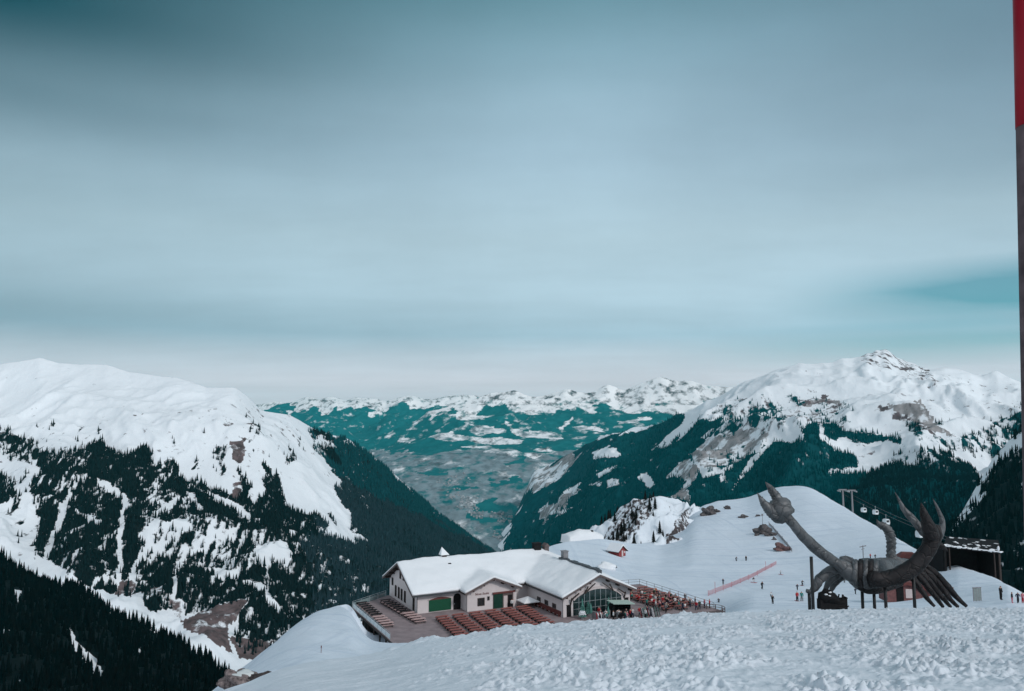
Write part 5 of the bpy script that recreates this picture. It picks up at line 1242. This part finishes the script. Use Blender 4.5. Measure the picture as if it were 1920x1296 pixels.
# covered snowmobile under the front legs
Ys_ = 61.5
a = pv(1562, 1133, Ys_); SM = empty('snowmobile', (a.x, a.y, gz(1562, Ys_) + .0), .1); tag(SM, 'black snowmobile with a snow speckled cover parked under the bent legs of the sculpture', 'snowmobile')
zz0 = a.z - SM.location.z - .25
mb = MB(); mb.tube([(-1.05, 0, .55), (-.9, 0, .72), (-.45, 0, .86), (0, 0, .66), (.35, 0, .45), (.8, 0, .42), (1.1, 0, .3)], [.25, .46, .52, .48, .36, .34, .15], 16, ripple=.05); b_ = mb.build('body', m_dark, SM, (0, 0, zz0), smooth=True)
mb = MB(); mb.tube([(-.95, 0, 1.05), (-.6, 0, 1.34), (-.25, 0, 1.25), (.05, 0, .95)], [.06, .16, .14, .05], 10, squash=2.0); mb.build('cover', m_dark, SM, (0, 0, zz0), smooth=True)
for i, (x, y, z_) in enumerate(((-.75, -.36, 1.1), (-.5, -.42, 1.02), (-.35, -.3, 1.24))):
    mb = MB(); mb.blob((x, y, z_), (.14, .1, .06), i, .2, 10, 6); mb.build('snow_patch', m_roofsnow, SM, (0, 0, zz0), smooth=True)
mb = MB(); mb.bar((.62, -.3, .6), (.7, -.3, 1.05), .08, .14); mb.bar((.62, .3, .6), (.7, .3, .95), .08); mb.bar((.9, 0, .5), (1.12, 0, .78), .4, .12); mb.build('handlebar', m_dark, SM, (0, 0, zz0))
mb = MB(); mb.box(-1.2, 1.05, -.3, .3, -.1, .66); mb.build('track', m_dark, SM, (0, 0, zz0))
for s in (-1, 1): mb = MB(); mb.tube([(.2, s * .4, .05), (.9, s * .4, .05), (1.1, s * .4, .2)], [.06, .06, .04], 8); mb.build('ski', m_dark, SM, (0, 0, zz0))

# ================================================================== HUTS, BOARD AND LIFT AROUND THE SCULPTURE
p = piste_hit(1703, 1072, 120, 230); sc1 = p.y / F
LH = empty('lift_cabin', (p.x, p.y, p.z - .2), -.25); tag(LH, 'brown flat roofed operator cabin on the piste behind the raised pincer arm', 'cabin')
hgt = (1072 - 1045) * sc1
mb = MB(); mb.box(-1.3, 1.3, -1.2, 1.2, 0, hgt + .2); mb.build('wall', m_redwood, LH)
mb = MB(); mb.add([(-2.5, -2, hgt + .1), (2.4, -2, hgt + .1), (2.4, 2, hgt + .1), (-2.5, 2, hgt + .1), (-1.3, -.7, hgt + 1.3), (1.3, -.7, hgt + 1.3), (1.3, .7, hgt + 1.3), (-1.3, .7, hgt + 1.3)], [(3, 2, 1, 0), (4, 5, 6, 7), (0, 1, 5, 4), (1, 2, 6, 5), (2, 3, 7, 6), (3, 0, 4, 7)]); mb.build('roof', m_redwood, LH)
mb = MB(); mb.box(-.7, .7, -1.26, -1.2, hgt * .45, hgt * .85); mb.build('window', m_pane, LH)
p = piste_hit(1708, 1123, 85, 150); s1 = p.y / F
BH = empty('wooden_hut', (p.x, p.y, p.z - .25)); tag(BH, 'low reddish wooden hut with a long sloping roof behind the fanned legs of the sculpture', 'hut')
X = lambda u: (u - 1708) * s1
Zv = lambda v: (1123 - v) * s1 + .25
mb = MB(); mb.prism([(X(1664), 0), (X(1775), 0), (X(1775), Zv(1110)), (X(1700), Zv(1092)), (X(1664), Zv(1100))], 'y', -.2, 3.2); mb.build('wall', plain('hut_boards', (.22, .10, .095), (.12, .06, .06), 3, .75), BH)
mb = MB(); mb.prism([(X(1658), Zv(1100)), (X(1700), Zv(1089)), (X(1818), Zv(1108.5)), (X(1822), Zv(1111)), (X(1775), Zv(1116)), (X(1700), Zv(1094)), (X(1658), Zv(1104))], 'y', -.7, 3.6); mb.build('roof', m_redwood, BH)
mb = MB(); mb.box(X(1681), X(1694), -.27, -.2, .05, Zv(1097)); mb.build('door', m_dark, BH)
mb = MB(); mb.box(X(1698), X(1712), -.27, -.2, Zv(1118), Zv(1102)); mb.build('panel', m_trim, BH)
p = piste_hit(1833, 1128, 80, 160); s1 = p.y / F
IB = empty('info_board', (p.x, p.y, p.z - .1), .2); tag(IB, 'greenish grey information board on posts beside the tip of the sloping hut roof', 'board')
wb = 16 * s1 / 2; hb = 25 * s1
mb = MB(); mb.box(-wb, wb, -.04, .04, hb * .12, hb); mb.build('panel', plain('board_panel', (.26, .31, .30), (.18, .22, .22), 4, .6), IB)
for s in (-1, -.3, .4, 1): mb = MB(); mb.bar((s * wb, 0, -.3), (s * wb, 0, hb * 1.03), .09); mb.build('post', m_grey, IB)
mb = MB(); mb.box(-wb * 1.1, wb * 1.1, -.08, .08, hb * 1.0, hb * 1.06); mb.build('cap', m_grey, IB)

# gondola station: dark open shed with a snow patched roof
Yg = 182.0
q00 = pv(1770, 1023, Yg); q10 = pv(1876, 1035, Yg); q11 = pv(1872, 1013, Yg + 10); q01 = pv(1774, 1006, Yg + 10); gb = pv(1825, 1110, Yg)
GS = empty('gondola_station', (q00.x, q00.y, gb.z)); tag(GS, 'dark open gondola lift station with a snow patched flat roof beyond the slope edge', 'lift station')
O_ = Vector((q00.x, q00.y, gb.z)); r4 = [q - O_ for q in (q00, q10, q11, q01)]
mb = MB(); mb.add(r4 + [q - Vector((0, 0, .45)) for q in r4], [(0, 1, 2, 3), (7, 6, 5, 4), (0, 4, 5, 1), (1, 5, 6, 2), (2, 6, 7, 3), (3, 7, 4, 0)]); rf = mb.build('roof', m_dark, GS)
rs = random.Random(8)
def onroof(a_, b_): return (r4[0] * (1 - a_) + r4[1] * a_) * (1 - b_) + (r4[3] * (1 - a_) + r4[2] * a_) * b_
for k in range(30):
    p_ = onroof(rs.uniform(.04, .96), rs.uniform(.05, .95) ** 1.3); mb = MB(); mb.blob(p_ + Vector((0, 0, .03)), (rs.uniform(.2, .8), rs.uniform(.3, .8), rs.uniform(.05, .2)), k, .35, 12, 7); mb.build('snow_patch', m_roofsnow, rf, smooth=True)
for k in range(12):
    mb = MB(); mb.blob(onroof(k / 11, .0) + Vector((0, 0, -.02)), (.66, .16, .15 if k % 3 else .26), k + 40, .3, 12, 7); mb.build('snow_edge', m_roofsnow, rf, smooth=True)
Wd = r4[1].x; D = 9.6
mb = MB(); mb.box(0, Wd, D - .3, D, -6, min(r4[2].z, r4[3].z) - .5); mb.box(Wd - .1, Wd + .05, .6, D - .31, -6, r4[1].z - .5); mb.box(-.05, .1, .6, D - .31, -6, r4[0].z - .5); mb.build('wall', m_dark, GS)
for x, mt, w_ in ((.25, m_dark, .5), (1.3, m_wood, .2), (Wd - 1.4, m_wood, .16), (Wd - .2, m_wood, .38)):
    mb = MB(); mb.box(x - w_ / 2, x + w_ / 2, .1, .45, -6, r4[0].z + (r4[1].z - r4[0].z) * x / Wd - .46); mb.build('post', mt, GS)
mb = MB(); mb.blob(r4[1] + Vector((-.3, .3, .7)), (.28, .28, .6), 3, .2, 10, 7); mb.build('snow_cap', m_roofsnow, rf, smooth=True)
mb = MB(); mb.add([(1.5, 2.0, 2.6), (3.6, 2.0, 2.9), (2.9, 2.0, .2), (1.5, 2.6, 2.6), (3.6, 2.6, 2.9), (2.9, 2.6, .2)], [(0, 1, 2), (5, 4, 3), (0, 3, 4, 1), (1, 4, 5, 2), (2, 5, 3, 0)]); mb.build('machinery', m_galv, GS)
# snow gun
p = piste_hit(1757, 1062, 130, 230); s1 = p.y / F
SG = empty('snow_gun', p); tag(SG, 'fan snow gun on a stand at the slope edge beside the gondola station', 'snow gun')
mb = MB(); mb.tube([(0, 0, -.3), (0, 0, 1.2)], .09, 8); mb.bar((-.6, 0, 0), (.6, 0, 0), .1); mb.bar((0, -.5, 0), (0, .5, 0), .1); mb.build('stand', m_grey, SG)
mb = MB(); mb.tube([(-.2, .7, 1.7), (-.1, .3, 1.6), (0, -.4, 1.45)], [.42, .45, .55], 16); mb.build('barrel', m_white, SG, smooth=True)
mb = MB(); mb.tube([(0, -.42, 1.44), (.005, -.48, 1.43)], [.42, .38], 14); mb.build('fan', m_dark, SG)
mb = MB(); mb.box(.5, .8, -.2, .2, .1, .9); mb.build('control_box', m_grey, SG)
p = piste_hit(1771, 1068, 120, 230); o = empty('snow_lance', p); tag(o, 'short dark hydrant post beside the fan snow gun', 'hydrant'); mb = MB(); mb.tube([(0, 0, -.3), (0, 0, 1.6)], .09, 8); mb.build('post', m_dark, o); mb = MB(); mb.box(-.1, .5, -.12, .12, 1.4, 1.75); mb.build('head', m_dark, o)
p = piste_hit(1619, 1051, 170, 330); o = empty('lift_pole', p); tag(o, 'small T-shaped drag lift pole on the piste behind the sculpture', 'lift pole')
s1 = p.y / F; mb = MB(); mb.tube([(0, 0, -.3), (0, 0, 27 * s1)], .13, 8); mb.build('mast', m_grey, o); mb = MB(); mb.bar((-6 * s1, 0, 24 * s1), (6 * s1, 0, 26.5 * s1), .22); mb.bar((-3 * s1, 0, 20 * s1), (3 * s1, 0, 21 * s1), .15); mb.build('crossarm', m_grey, o)

# gondola line
m_cab = plain('cabin_shell', (.66, .70, .72), (.55, .60, .62), 3, .3)
tw = [pv(1580, 920, 520), pv(1596, 921, 540)]
def pylon(c, u, v0, v1, label):
    a = pv(u, v0, c.y); b = pv(u, v1 + 60, c.y); H_ = a.z - b.z
    o = empty('lift_pylon', (a.x, a.y, b.z)); tag(o, label, 'pylon', None)
    mb = MB(); mb.tube([(0, 0, 0), (0, 0, H_)], [.85, .5], 12); mb.build('mast', m_grey, o)
    mb = MB(); mb.box(-2.8, 2.8, -.3, .4, H_ - .2, H_ + .6); mb.build('crossarm', m_grey, o)
    for s in (-1, 1):
        mb = MB(); mb.box(s * 2.6 - .3, s * 2.6 + .3, -2.2, 2.2, H_ - 1.0, H_ - .2); mb.build('sheave_train', m_galv, o)
    return a
a1 = pylon(tw[0], 1580, 919, 952, 'pale gondola pylon nearer the hill flank'); a2 = pylon(tw[1], 1597, 920, 962, 'pale gondola pylon standing just beyond the first one')
endL = pv(1782, 1020, Yg + 2); 
def cable(off, label):
    A_ = a1 + Vector((off, 0, -.9)); B_ = endL + Vector((off * .4 + 2.5, 0, .0)); mb = MB()
    pts = [A_ + (B_ - A_) * t - Vector((0, 0, 4 * 1.2 * t * (1 - t))) for t in np.linspace(0, 1, 25)]
    mb.tube([p_ - A_ for p_ in pts], .035, 6); tag(mb.build('haul_cable', m_grey, None, A_), label, 'cable'); return lambda t: A_ + (B_ - A_) * t - Vector((0, 0, 4 * 1.2 * t * (1 - t)))
cA = cable(-2.6, 'thin gondola haul cable on the hill side of the pylons'); cB = cable(2.6, 'thin gondola haul cable on the valley side of the pylons')
def cabin(u, cab, label):
    best = min(np.linspace(0.02, .98, 400), key=lambda t: abs(float(pix(np.array(cab(t)))[0]) - u)); c = cab(best)
    o = empty('gondola_cabin', (c.x, c.y, c.z), .3); tag(o, label, 'gondola cabin')
    mb = MB(); mb.bar((0, 0, .1), (0, 0, -1.5), .10); mb.bar((-.3, 0, .08), (.3, 0, .08), .14); mb.build('hanger', m_galv, o)
    mb = MB(); mb.prism([(-.85, -3.6), (.85, -3.6), (1.05, -2.9), (.95, -1.9), (.6, -1.5), (-.6, -1.5), (-.95, -1.9), (-1.05, -2.9)], 'y', -.9, .9); b_ = mb.build('shell', m_cab, o)
    for s in (-1, 1): mb = MB(); mb.box(-.7, .7, s * .9 - .02, s * .9 + .02, -2.75, -1.9); mb.build('window', m_pane, b_)
cabin(1619, cA, 'gondola cabin farthest up the line, nearest the pylons'); cabin(1641, cB, 'gondola cabin over the hill flank, one place behind the tail of the sculpture'); cabin(1661, cA, 'white gondola cabin hanging just above the tail of the scorpion')
cabin(1724, cB, 'gondola cabin between the two pincer prongs of the dark arm'); cabin(1748, cA, 'gondola cabin nearest the station, framed by the upright pincer')

# ================================================================== MARKER POLE at the camera's side
pa = pv(1931, 0, 3.0); pb = pv(1949.5, 800, 3.0)
d_ = (pb - pa) / (pb.z - pa.z)
top = pa + d_ * (.35); bot = pa + d_ * (-3.1 - pa.z); mid = pa + d_ * (pv(1936, 237, 3.0).z - pa.z)
MP = empty('marker_pole', bot); tag(MP, 'weathered wooden piste marker pole with a red painted top, close to the camera', 'marker pole')
m_wpost = plain('grey_weathered_post', (.15, .11, .12), (.05, .036, .04), 9, .85, bump=.01)
m_rpaint = plain('worn_red_paint', (.26, .0015, .013), (.20, .0012, .010), 3, .45)
rr = 28.5 * 3.0 / F
mb = MB(); mb.tube([bot - bot, (mid - bot) * .3, (mid - bot) * .65, mid - bot], [rr * .98, rr * .97, rr * .98, rr * .98], 28, ripple=.008); mb.build('post', m_wpost, MP, smooth=True)
mb = MB(); mb.tube([mid - bot - d_ * .002, mid - bot + (top - mid) * .5, top - bot, top - bot + d_ * .02], [rr, rr * 1.0, rr * 1.0, rr * .9], 32); rs_ = mb.build('red_band', m_rpaint, MP, smooth=True)
sp_ = pv(1919, 204, 3.0) - bot; mb = MB(); mb.blob((sp_.x, sp_.y - rr * .96, sp_.z), (.006, .004, .006), 1, .1, 10, 6); mb.build('screw', m_galv, rs_)

# ================================================================== PEOPLE
def skin_person(name, J, Ed, Rr, mats_z, head):
    me = bpy.data.meshes.new(name); me.from_pydata(J, Ed, []); o = bpy.data.objects.new(name, me); COL.objects.link(o)
    o.modifiers.new('skin', 'SKIN'); s = o.modifiers.new('sub', 'SUBSURF'); s.levels = 1; s.render_levels = 1
    for i, r_ in enumerate(Rr):
        sv = me.skin_vertices[0].data[i]; sv.radius = (r_, r_ * .85) if i not in head else (r_, r_)
        sv.use_root = (i == 0)
    bpy.context.view_layer.update(); dg = bpy.context.evaluated_depsgraph_get()
    m2 = bpy.data.meshes.new_from_object(o.evaluated_get(dg)); bpy.data.objects.remove(o); bpy.data.meshes.remove(me)
    m2.name = name; m2.materials.clear()
    for _ in range(4): m2.materials.append(m_dark)
    hz0, hipz = mats_z
    hj = Vector(J[head[0]])
    for p_ in m2.polygons:
        c = p_.center; p_.use_smooth = True
        dh = (c - hj).length
        if c.z > hj.z + .03 and dh < .3: p_.material_index = 3
        elif c.z > hj.z - .16 and dh < .24: p_.material_index = 2
        elif c.z < hipz - .02 or (c.y > .55): p_.material_index = 1
        else: p_.material_index = 0
    return m2
def pose(kind):
    """joints: 0 pelvis 1 chest 2 neck 3 head 4 crown | arms 5-7, 8-10 | legs 11-13+foot, ..."""
    if kind == 'stand':   P_ = dict(pel=(0, 0, .94), che=(0, 0, 1.32), nec=(0, 0, 1.50), hea=(0, -.03, 1.60), cro=(0, -.02, 1.70), ls=(-.20, 0, 1.40), le=(-.27, -.02, 1.12), lh=(-.25, -.12, .88), rs=(.20, 0, 1.40), re=(.27, -.02, 1.12), rh=(.25, -.10, .88), lk=(-.11, -.02, .50), la=(-.12, .02, .09), lf=(-.13, -.16, .05), rk=(.11, -.02, .50), ra=(.12, .02, .09), rf=(.13, -.16, .05))
    elif kind == 'walk':  P_ = dict(pel=(0, 0, .92), che=(0, -.04, 1.30), nec=(0, -.07, 1.48), hea=(0, -.12, 1.58), cro=(0, -.12, 1.68), ls=(-.20, -.04, 1.38), le=(-.27, .10, 1.14), lh=(-.26, -.02, .93), rs=(.20, -.04, 1.38), re=(.27, -.16, 1.16), rh=(.24, -.34, 1.05), lk=(-.10, -.18, .52), la=(-.11, -.22, .09), lf=(-.11, -.40, .06), rk=(.10, .06, .50), ra=(.11, .30, .14), rf=(.11, .16, .04))
    elif kind == 'ski':   P_ = dict(pel=(0, .10, .78), che=(0, -.10, 1.10), nec=(0, -.19, 1.26), hea=(0, -.26, 1.36), cro=(0, -.26, 1.46), ls=(-.20, -.12, 1.18), le=(-.36, -.22, 1.00), lh=(-.34, -.45, .95), rs=(.20, -.12, 1.18), re=(.36, -.22, 1.00), rh=(.34, -.45, .95), lk=(-.15, -.20, .48), la=(-.14, .02, .12), lf=(-.14, -.16, .07), rk=(.15, -.20, .48), ra=(.14, .02, .12), rf=(.14, -.16, .07))
    elif kind == 'sit':   P_ = dict(pel=(0, .0, .55), che=(0, -.06, .92), nec=(0, -.09, 1.09), hea=(0, -.14, 1.19), cro=(0, -.13, 1.29), ls=(-.20, -.06, 1.0), le=(-.26, -.16, .78), lh=(-.14, -.40, .80), rs=(.20, -.06, 1.0), re=(.26, -.16, .78), rh=(.14, -.40, .80), lk=(-.12, -.44, .53), la=(-.12, -.40, .10), lf=(-.12, -.56, .05), rk=(.12, -.44, .53), ra=(.12, -.40, .10), rf=(.12, -.56, .05))
    ks = ['pel', 'che', 'nec', 'hea', 'cro', 'ls', 'le', 'lh', 'rs', 're', 'rh', 'lk', 'la', 'lf', 'rk', 'ra', 'rf']
    J = [P_[k] for k in ks]
    Ed = [(0, 1), (1, 2), (2, 3), (3, 4), (1, 5), (5, 6), (6, 7), (1, 8), (8, 9), (9, 10), (0, 11), (11, 12), (12, 13), (0, 14), (14, 15), (15, 16)]
    Rr = [.165, .185, .075, .115, .085, .10, .075, .055, .10, .075, .055, .115, .075, .06, .115, .075, .06]
    return skin_person('person', J, Ed, Rr, (0, P_['pel'][2] - .02), (3, 4))
POSE = {k: pose(k) for k in ('stand', 'walk', 'ski', 'sit')}
JK = {'black': (.012, .012, .014), 'navy': (.02, .03, .06), 'red': (.42, .03, .04), 'teal': (.03, .22, .20), 'white': (.7, .71, .72), 'grey': (.18, .19, .2), 'pink': (.55, .2, .24), 'dark green': (.03, .07, .05), 'orange': (.5, .16, .06)}
JM = {k: plain('jacket_' + k.replace(' ', '_'), c, None, 6, .8) for k, c in JK.items()}
m_skin = plain('skin', (.45, .27, .21), (.42, .25, .19), 5, .6)
SK_M = None
def person(loc, kind, jacket, trousers, rz, label, group=None, hat='black', gear=None, scale=1.0):
    o = link('person', POSE[kind], None, loc, rz); o.scale = (scale,) * 3
    tag(o, label, 'person', group)
    for i, m in enumerate((JM[jacket], JM[trousers], m_skin, JM[hat])):
        o.material_slots[i].link = 'OBJECT'; o.material_slots[i].material = m
    if gear:
        for s in (-1, 1):
            link('ski', SKI, o, (s * .14, -.12, .0)); 
            pm = link('ski_pole', POLE, o, (s * (.34 if kind == 'ski' else .27), -.42 if kind == 'ski' else -.12, 0))
    return o
mb = MB(); mb.tube([(0, .75, .02), (0, 0, .03), (0, -.75, .02), (0, -.95, .10)], [.045, .05, .045, .03], 6, squash=1.2); SKI = mb.mesh('ski', m_red)
mb = MB(); mb.tube([(0, .12, 0), (0, 0, 1.0)], .016, 6); POLE = mb.mesh('ski_pole', m_dark)
def up(u, v, hpx, *a, **k):
    p = piste_hit(u, v); s = hpx * p.y / F / 1.72
    return person(p - Vector((0, 0, .04)), *a, scale=float(np.clip(s, .8, 1.15)), **k)
g_ = 'skiers on the piste'
up(1380, 1053, 11, 'ski', 'navy', 'black', .8, 'navy clad skier of the pair above the red net, nearer the restaurant', gear=1)
up(1399, 1053, 11, 'stand', 'black', 'black', .4, 'black clad skier of the pair above the red net, nearer the hill', gear=1)
up(1356, 1096, 11, 'stand', 'navy', 'black', 2.6, 'person in dark clothes standing at the upper side of the red net')
up(1412, 1092, 12, 'ski', 'black', 'white', 1.0, 'skier in black jacket and pale trousers just below the red net', gear=1)
up(1429, 1105, 15, 'walk', 'black', 'black', .6, 'person in black walking below the red net')
up(1348, 1131, 10, 'ski', 'navy', 'black', -.7, 'skier in navy just outside the rounded terrace corner', gear=1)
up(1445, 1120, 12, 'ski', 'white', 'grey', .5, 'skier in white jacket below the red net, near the crest', gear=1)
up(1449, 1132, 9, 'stand', 'black', 'black', .2, 'small dark figure lowest on the piste below the white jacketed skier')
up(1463, 1077, 9, 'ski', 'white', 'grey', .9, 'pale distant skier near the upper end of the red net', gear=1)
up(1504, 1098, 12, 'ski', 'black', 'black', .4, 'skier in black above the pair beside the sculpture post', gear=1)
up(1495, 1108, 13, 'walk', 'navy', 'black', .1, 'skier in navy coming down behind the pair beside the sculpture post')
up(1495, 1127, 21, 'stand', 'red', 'black', .2, 'skier in red and black of the pair beside the tall sculpture post', gear=1)
up(1503.5, 1127, 20, 'stand', 'teal', 'grey', -.3, 'skier in teal jacket of the pair beside the tall sculpture post', gear=1)
up(1586, 1050, 9, 'stand', 'black', 'black', 1.2, 'dark distant figure above the shoulder of the sculpture')
up(1597, 1052, 8, 'ski', 'grey', 'grey', 1.2, 'grey distant skier above the shoulder of the sculpture', gear=1)
up(1632, 1047, 9, 'stand', 'red', 'black', .3, 'distant person in red jacket on the piste beside the sculpture tail')
up(1641, 1048, 9, 'walk', 'black', 'black', .3, 'distant person in black on the piste beside the sculpture tail')
up(1583, 1094, 9, 'ski', 'black', 'black', .3, 'dark skier seen between the legs and body of the sculpture', gear=1)
up(1604, 1114, 12, 'walk', 'navy', 'black', .3, 'person in navy seen under the body of the sculpture')
up(1877, 1124, 25, 'stand', 'black', 'black', .5, 'tall person in black standing alone on the slope beside the info board')
up(1898, 1130, 20, 'stand', 'black', 'pink', .9, 'person in black jacket and pinkish trousers in the cluster near the marker pole', hat='navy')
up(1909, 1130, 19, 'walk', 'navy', 'black', -.4, 'slim person in navy in the cluster near the marker pole')
up(1918, 1130, 19, 'stand', 'pink', 'red', .1, 'person in a pinkish jacket in the cluster nearest the marker pole')
up(602, 1228, 9, 'stand', 'red', 'black', .1, 'lone tiny figure on the smooth snow bank beside the terrace', scale_=0) if False else None
p = piste_hit(602, 1229, 80, 140); o = empty('bamboo_marker', p); tag(o, 'short dark red marker stick standing alone on the smooth snow bank', 'marker stick'); mb = MB(); mb.tube([(0, 0, -.2), (0, 0, .70)], .03, 6); mb.build('stick', m_redwood, o); mb = MB(); mb.box(-.05, .05, -.02, .02, .5, .72); mb.build('flag', m_redwood, o)
def lp(x, y, *a, **k): return person(Vector(L2W(x, y, .0)), *a, **k)
lp(22.6, 18.9, 'stand', 'dark green', 'black', .4, 'person in dark green standing at the back railing of the crowded terrace')
lp(29.0, -6.6, 'stand', 'red', 'black', 1.2, 'person in red standing at the terrace corner where the net begins')
lp(-5.2, 10.6, 'stand', 'white', 'black', .2, 'person in white jacket standing in the porch entrance')
rs = random.Random(31); cols = ['black', 'red', 'grey', 'white', 'teal', 'navy', 'pink', 'orange', 'dark green']; wts = [7, 4, 4, 5, 2, 4, 3, 1, 2]
random.Random(3).shuffle(RT); seats = [q for q in RT if q[1] < 8.5][:44]
for (x, y, s) in seats:
    c = rs.choices(cols, wts)[0]; px_ = x + rs.uniform(-.8, .8)
    lp(px_, y, 'sit', c, 'black', BA + (0 if s > 0 else math.pi), 'guest in %s jacket seated at the crowded terrace tables' % c, 'seated guests in %s' % c, hat=rs.choice(['black', 'white', 'grey', 'red']))
for k in range(26):
    c = rs.choices(cols, wts)[0]
    lp(rs.uniform(18.5, 28.6), rs.uniform(-7.2, 2.5), rs.choice(['stand', 'walk']), c, rs.choice(['black', 'grey', 'navy']), rs.uniform(0, 6.28), 'guest in %s jacket standing among the crowded terrace tables' % c, 'standing guests in %s' % c, hat=rs.choice(['black', 'white', 'grey']))
for k in range(24):
    c = rs.choices(cols, wts)[0]; x = rs.uniform(3.5, 15.5); y = rs.uniform(-7.4, -5.4) if x > 7 else rs.uniform(-6.5, -1.5)
    lp(x, y, rs.choice(['stand', 'walk', 'stand']), c, rs.choice(['black', 'grey', 'navy']), rs.uniform(0, 6.28), 'guest in %s jacket standing before the glass front by the kiosk' % c, 'kiosk guests in %s' % c, hat=rs.choice(['black', 'white', 'grey']))
# ski racks by the kiosk
for i, (x, y, lab) in enumerate(((13.6, -6.3, 'loaded black ski rack beside the kiosk at the corner of the glass front'), (15.6, -7.0, 'loaded ski rack farther out than the one beside the kiosk'))):
    o = empty('ski_rack', L2W(x, y, 0), BA + .3); tag(o, lab, 'ski rack')
    mb = MB(); mb.bar((-1.2, 0, .95), (1.2, 0, .95), .07); mb.bar((-1.2, -.4, 0), (-1.2, 0, .95), .06); mb.bar((1.2, -.4, 0), (1.2, 0, .95), .06); mb.bar((-1.2, .4, 0), (-1.2, 0, .95), .06); mb.bar((1.2, .4, 0), (1.2, 0, .95), .06); mb.build('frame', m_dark, o)
    for k in range(9):
        xx = -1.1 + .27 * k; mb = MB(); mb.bar((xx, -.35, 0), (xx + rs.uniform(-.05, .05), .12, 1.65), .09, .03); mb.build('ski', rs.choice([m_dark, m_red, m_white, m_umb, m_galv]), o)
# rounded wooden platform at the terrace corner
mb = MB(); n = 18; ro = [(26.2 + 3.6 * math.cos(-math.pi / 2 + math.pi * i / n), -9.2 + 2.6 * math.sin(-math.pi / 2 + math.pi * i / n)) for i in range(n + 1)]
PF = empty('round_platform', L2W(0, 0, 0), BA); tag(PF, 'rounded wooden platform with rails at the outer corner of the crowded terrace', 'platform')
mb.prism(ro, 'z', -.45, -.05); mb.build('floor', m_beam, PF)
for zz in (.45, .9):
    mb = MB()
    for a, b in zip(ro[:-1], ro[1:]): mb.bar((a[0], a[1], zz), (b[0], b[1], zz), .08)
    mb.build('rail', m_beam, PF)
for i in range(0, n + 1, 3): mb = MB(); mb.box(ro[i][0] - .06, ro[i][0] + .06, ro[i][1] - .06, ro[i][1] + .06, -1.5, .95); mb.build('post', m_beam, PF)
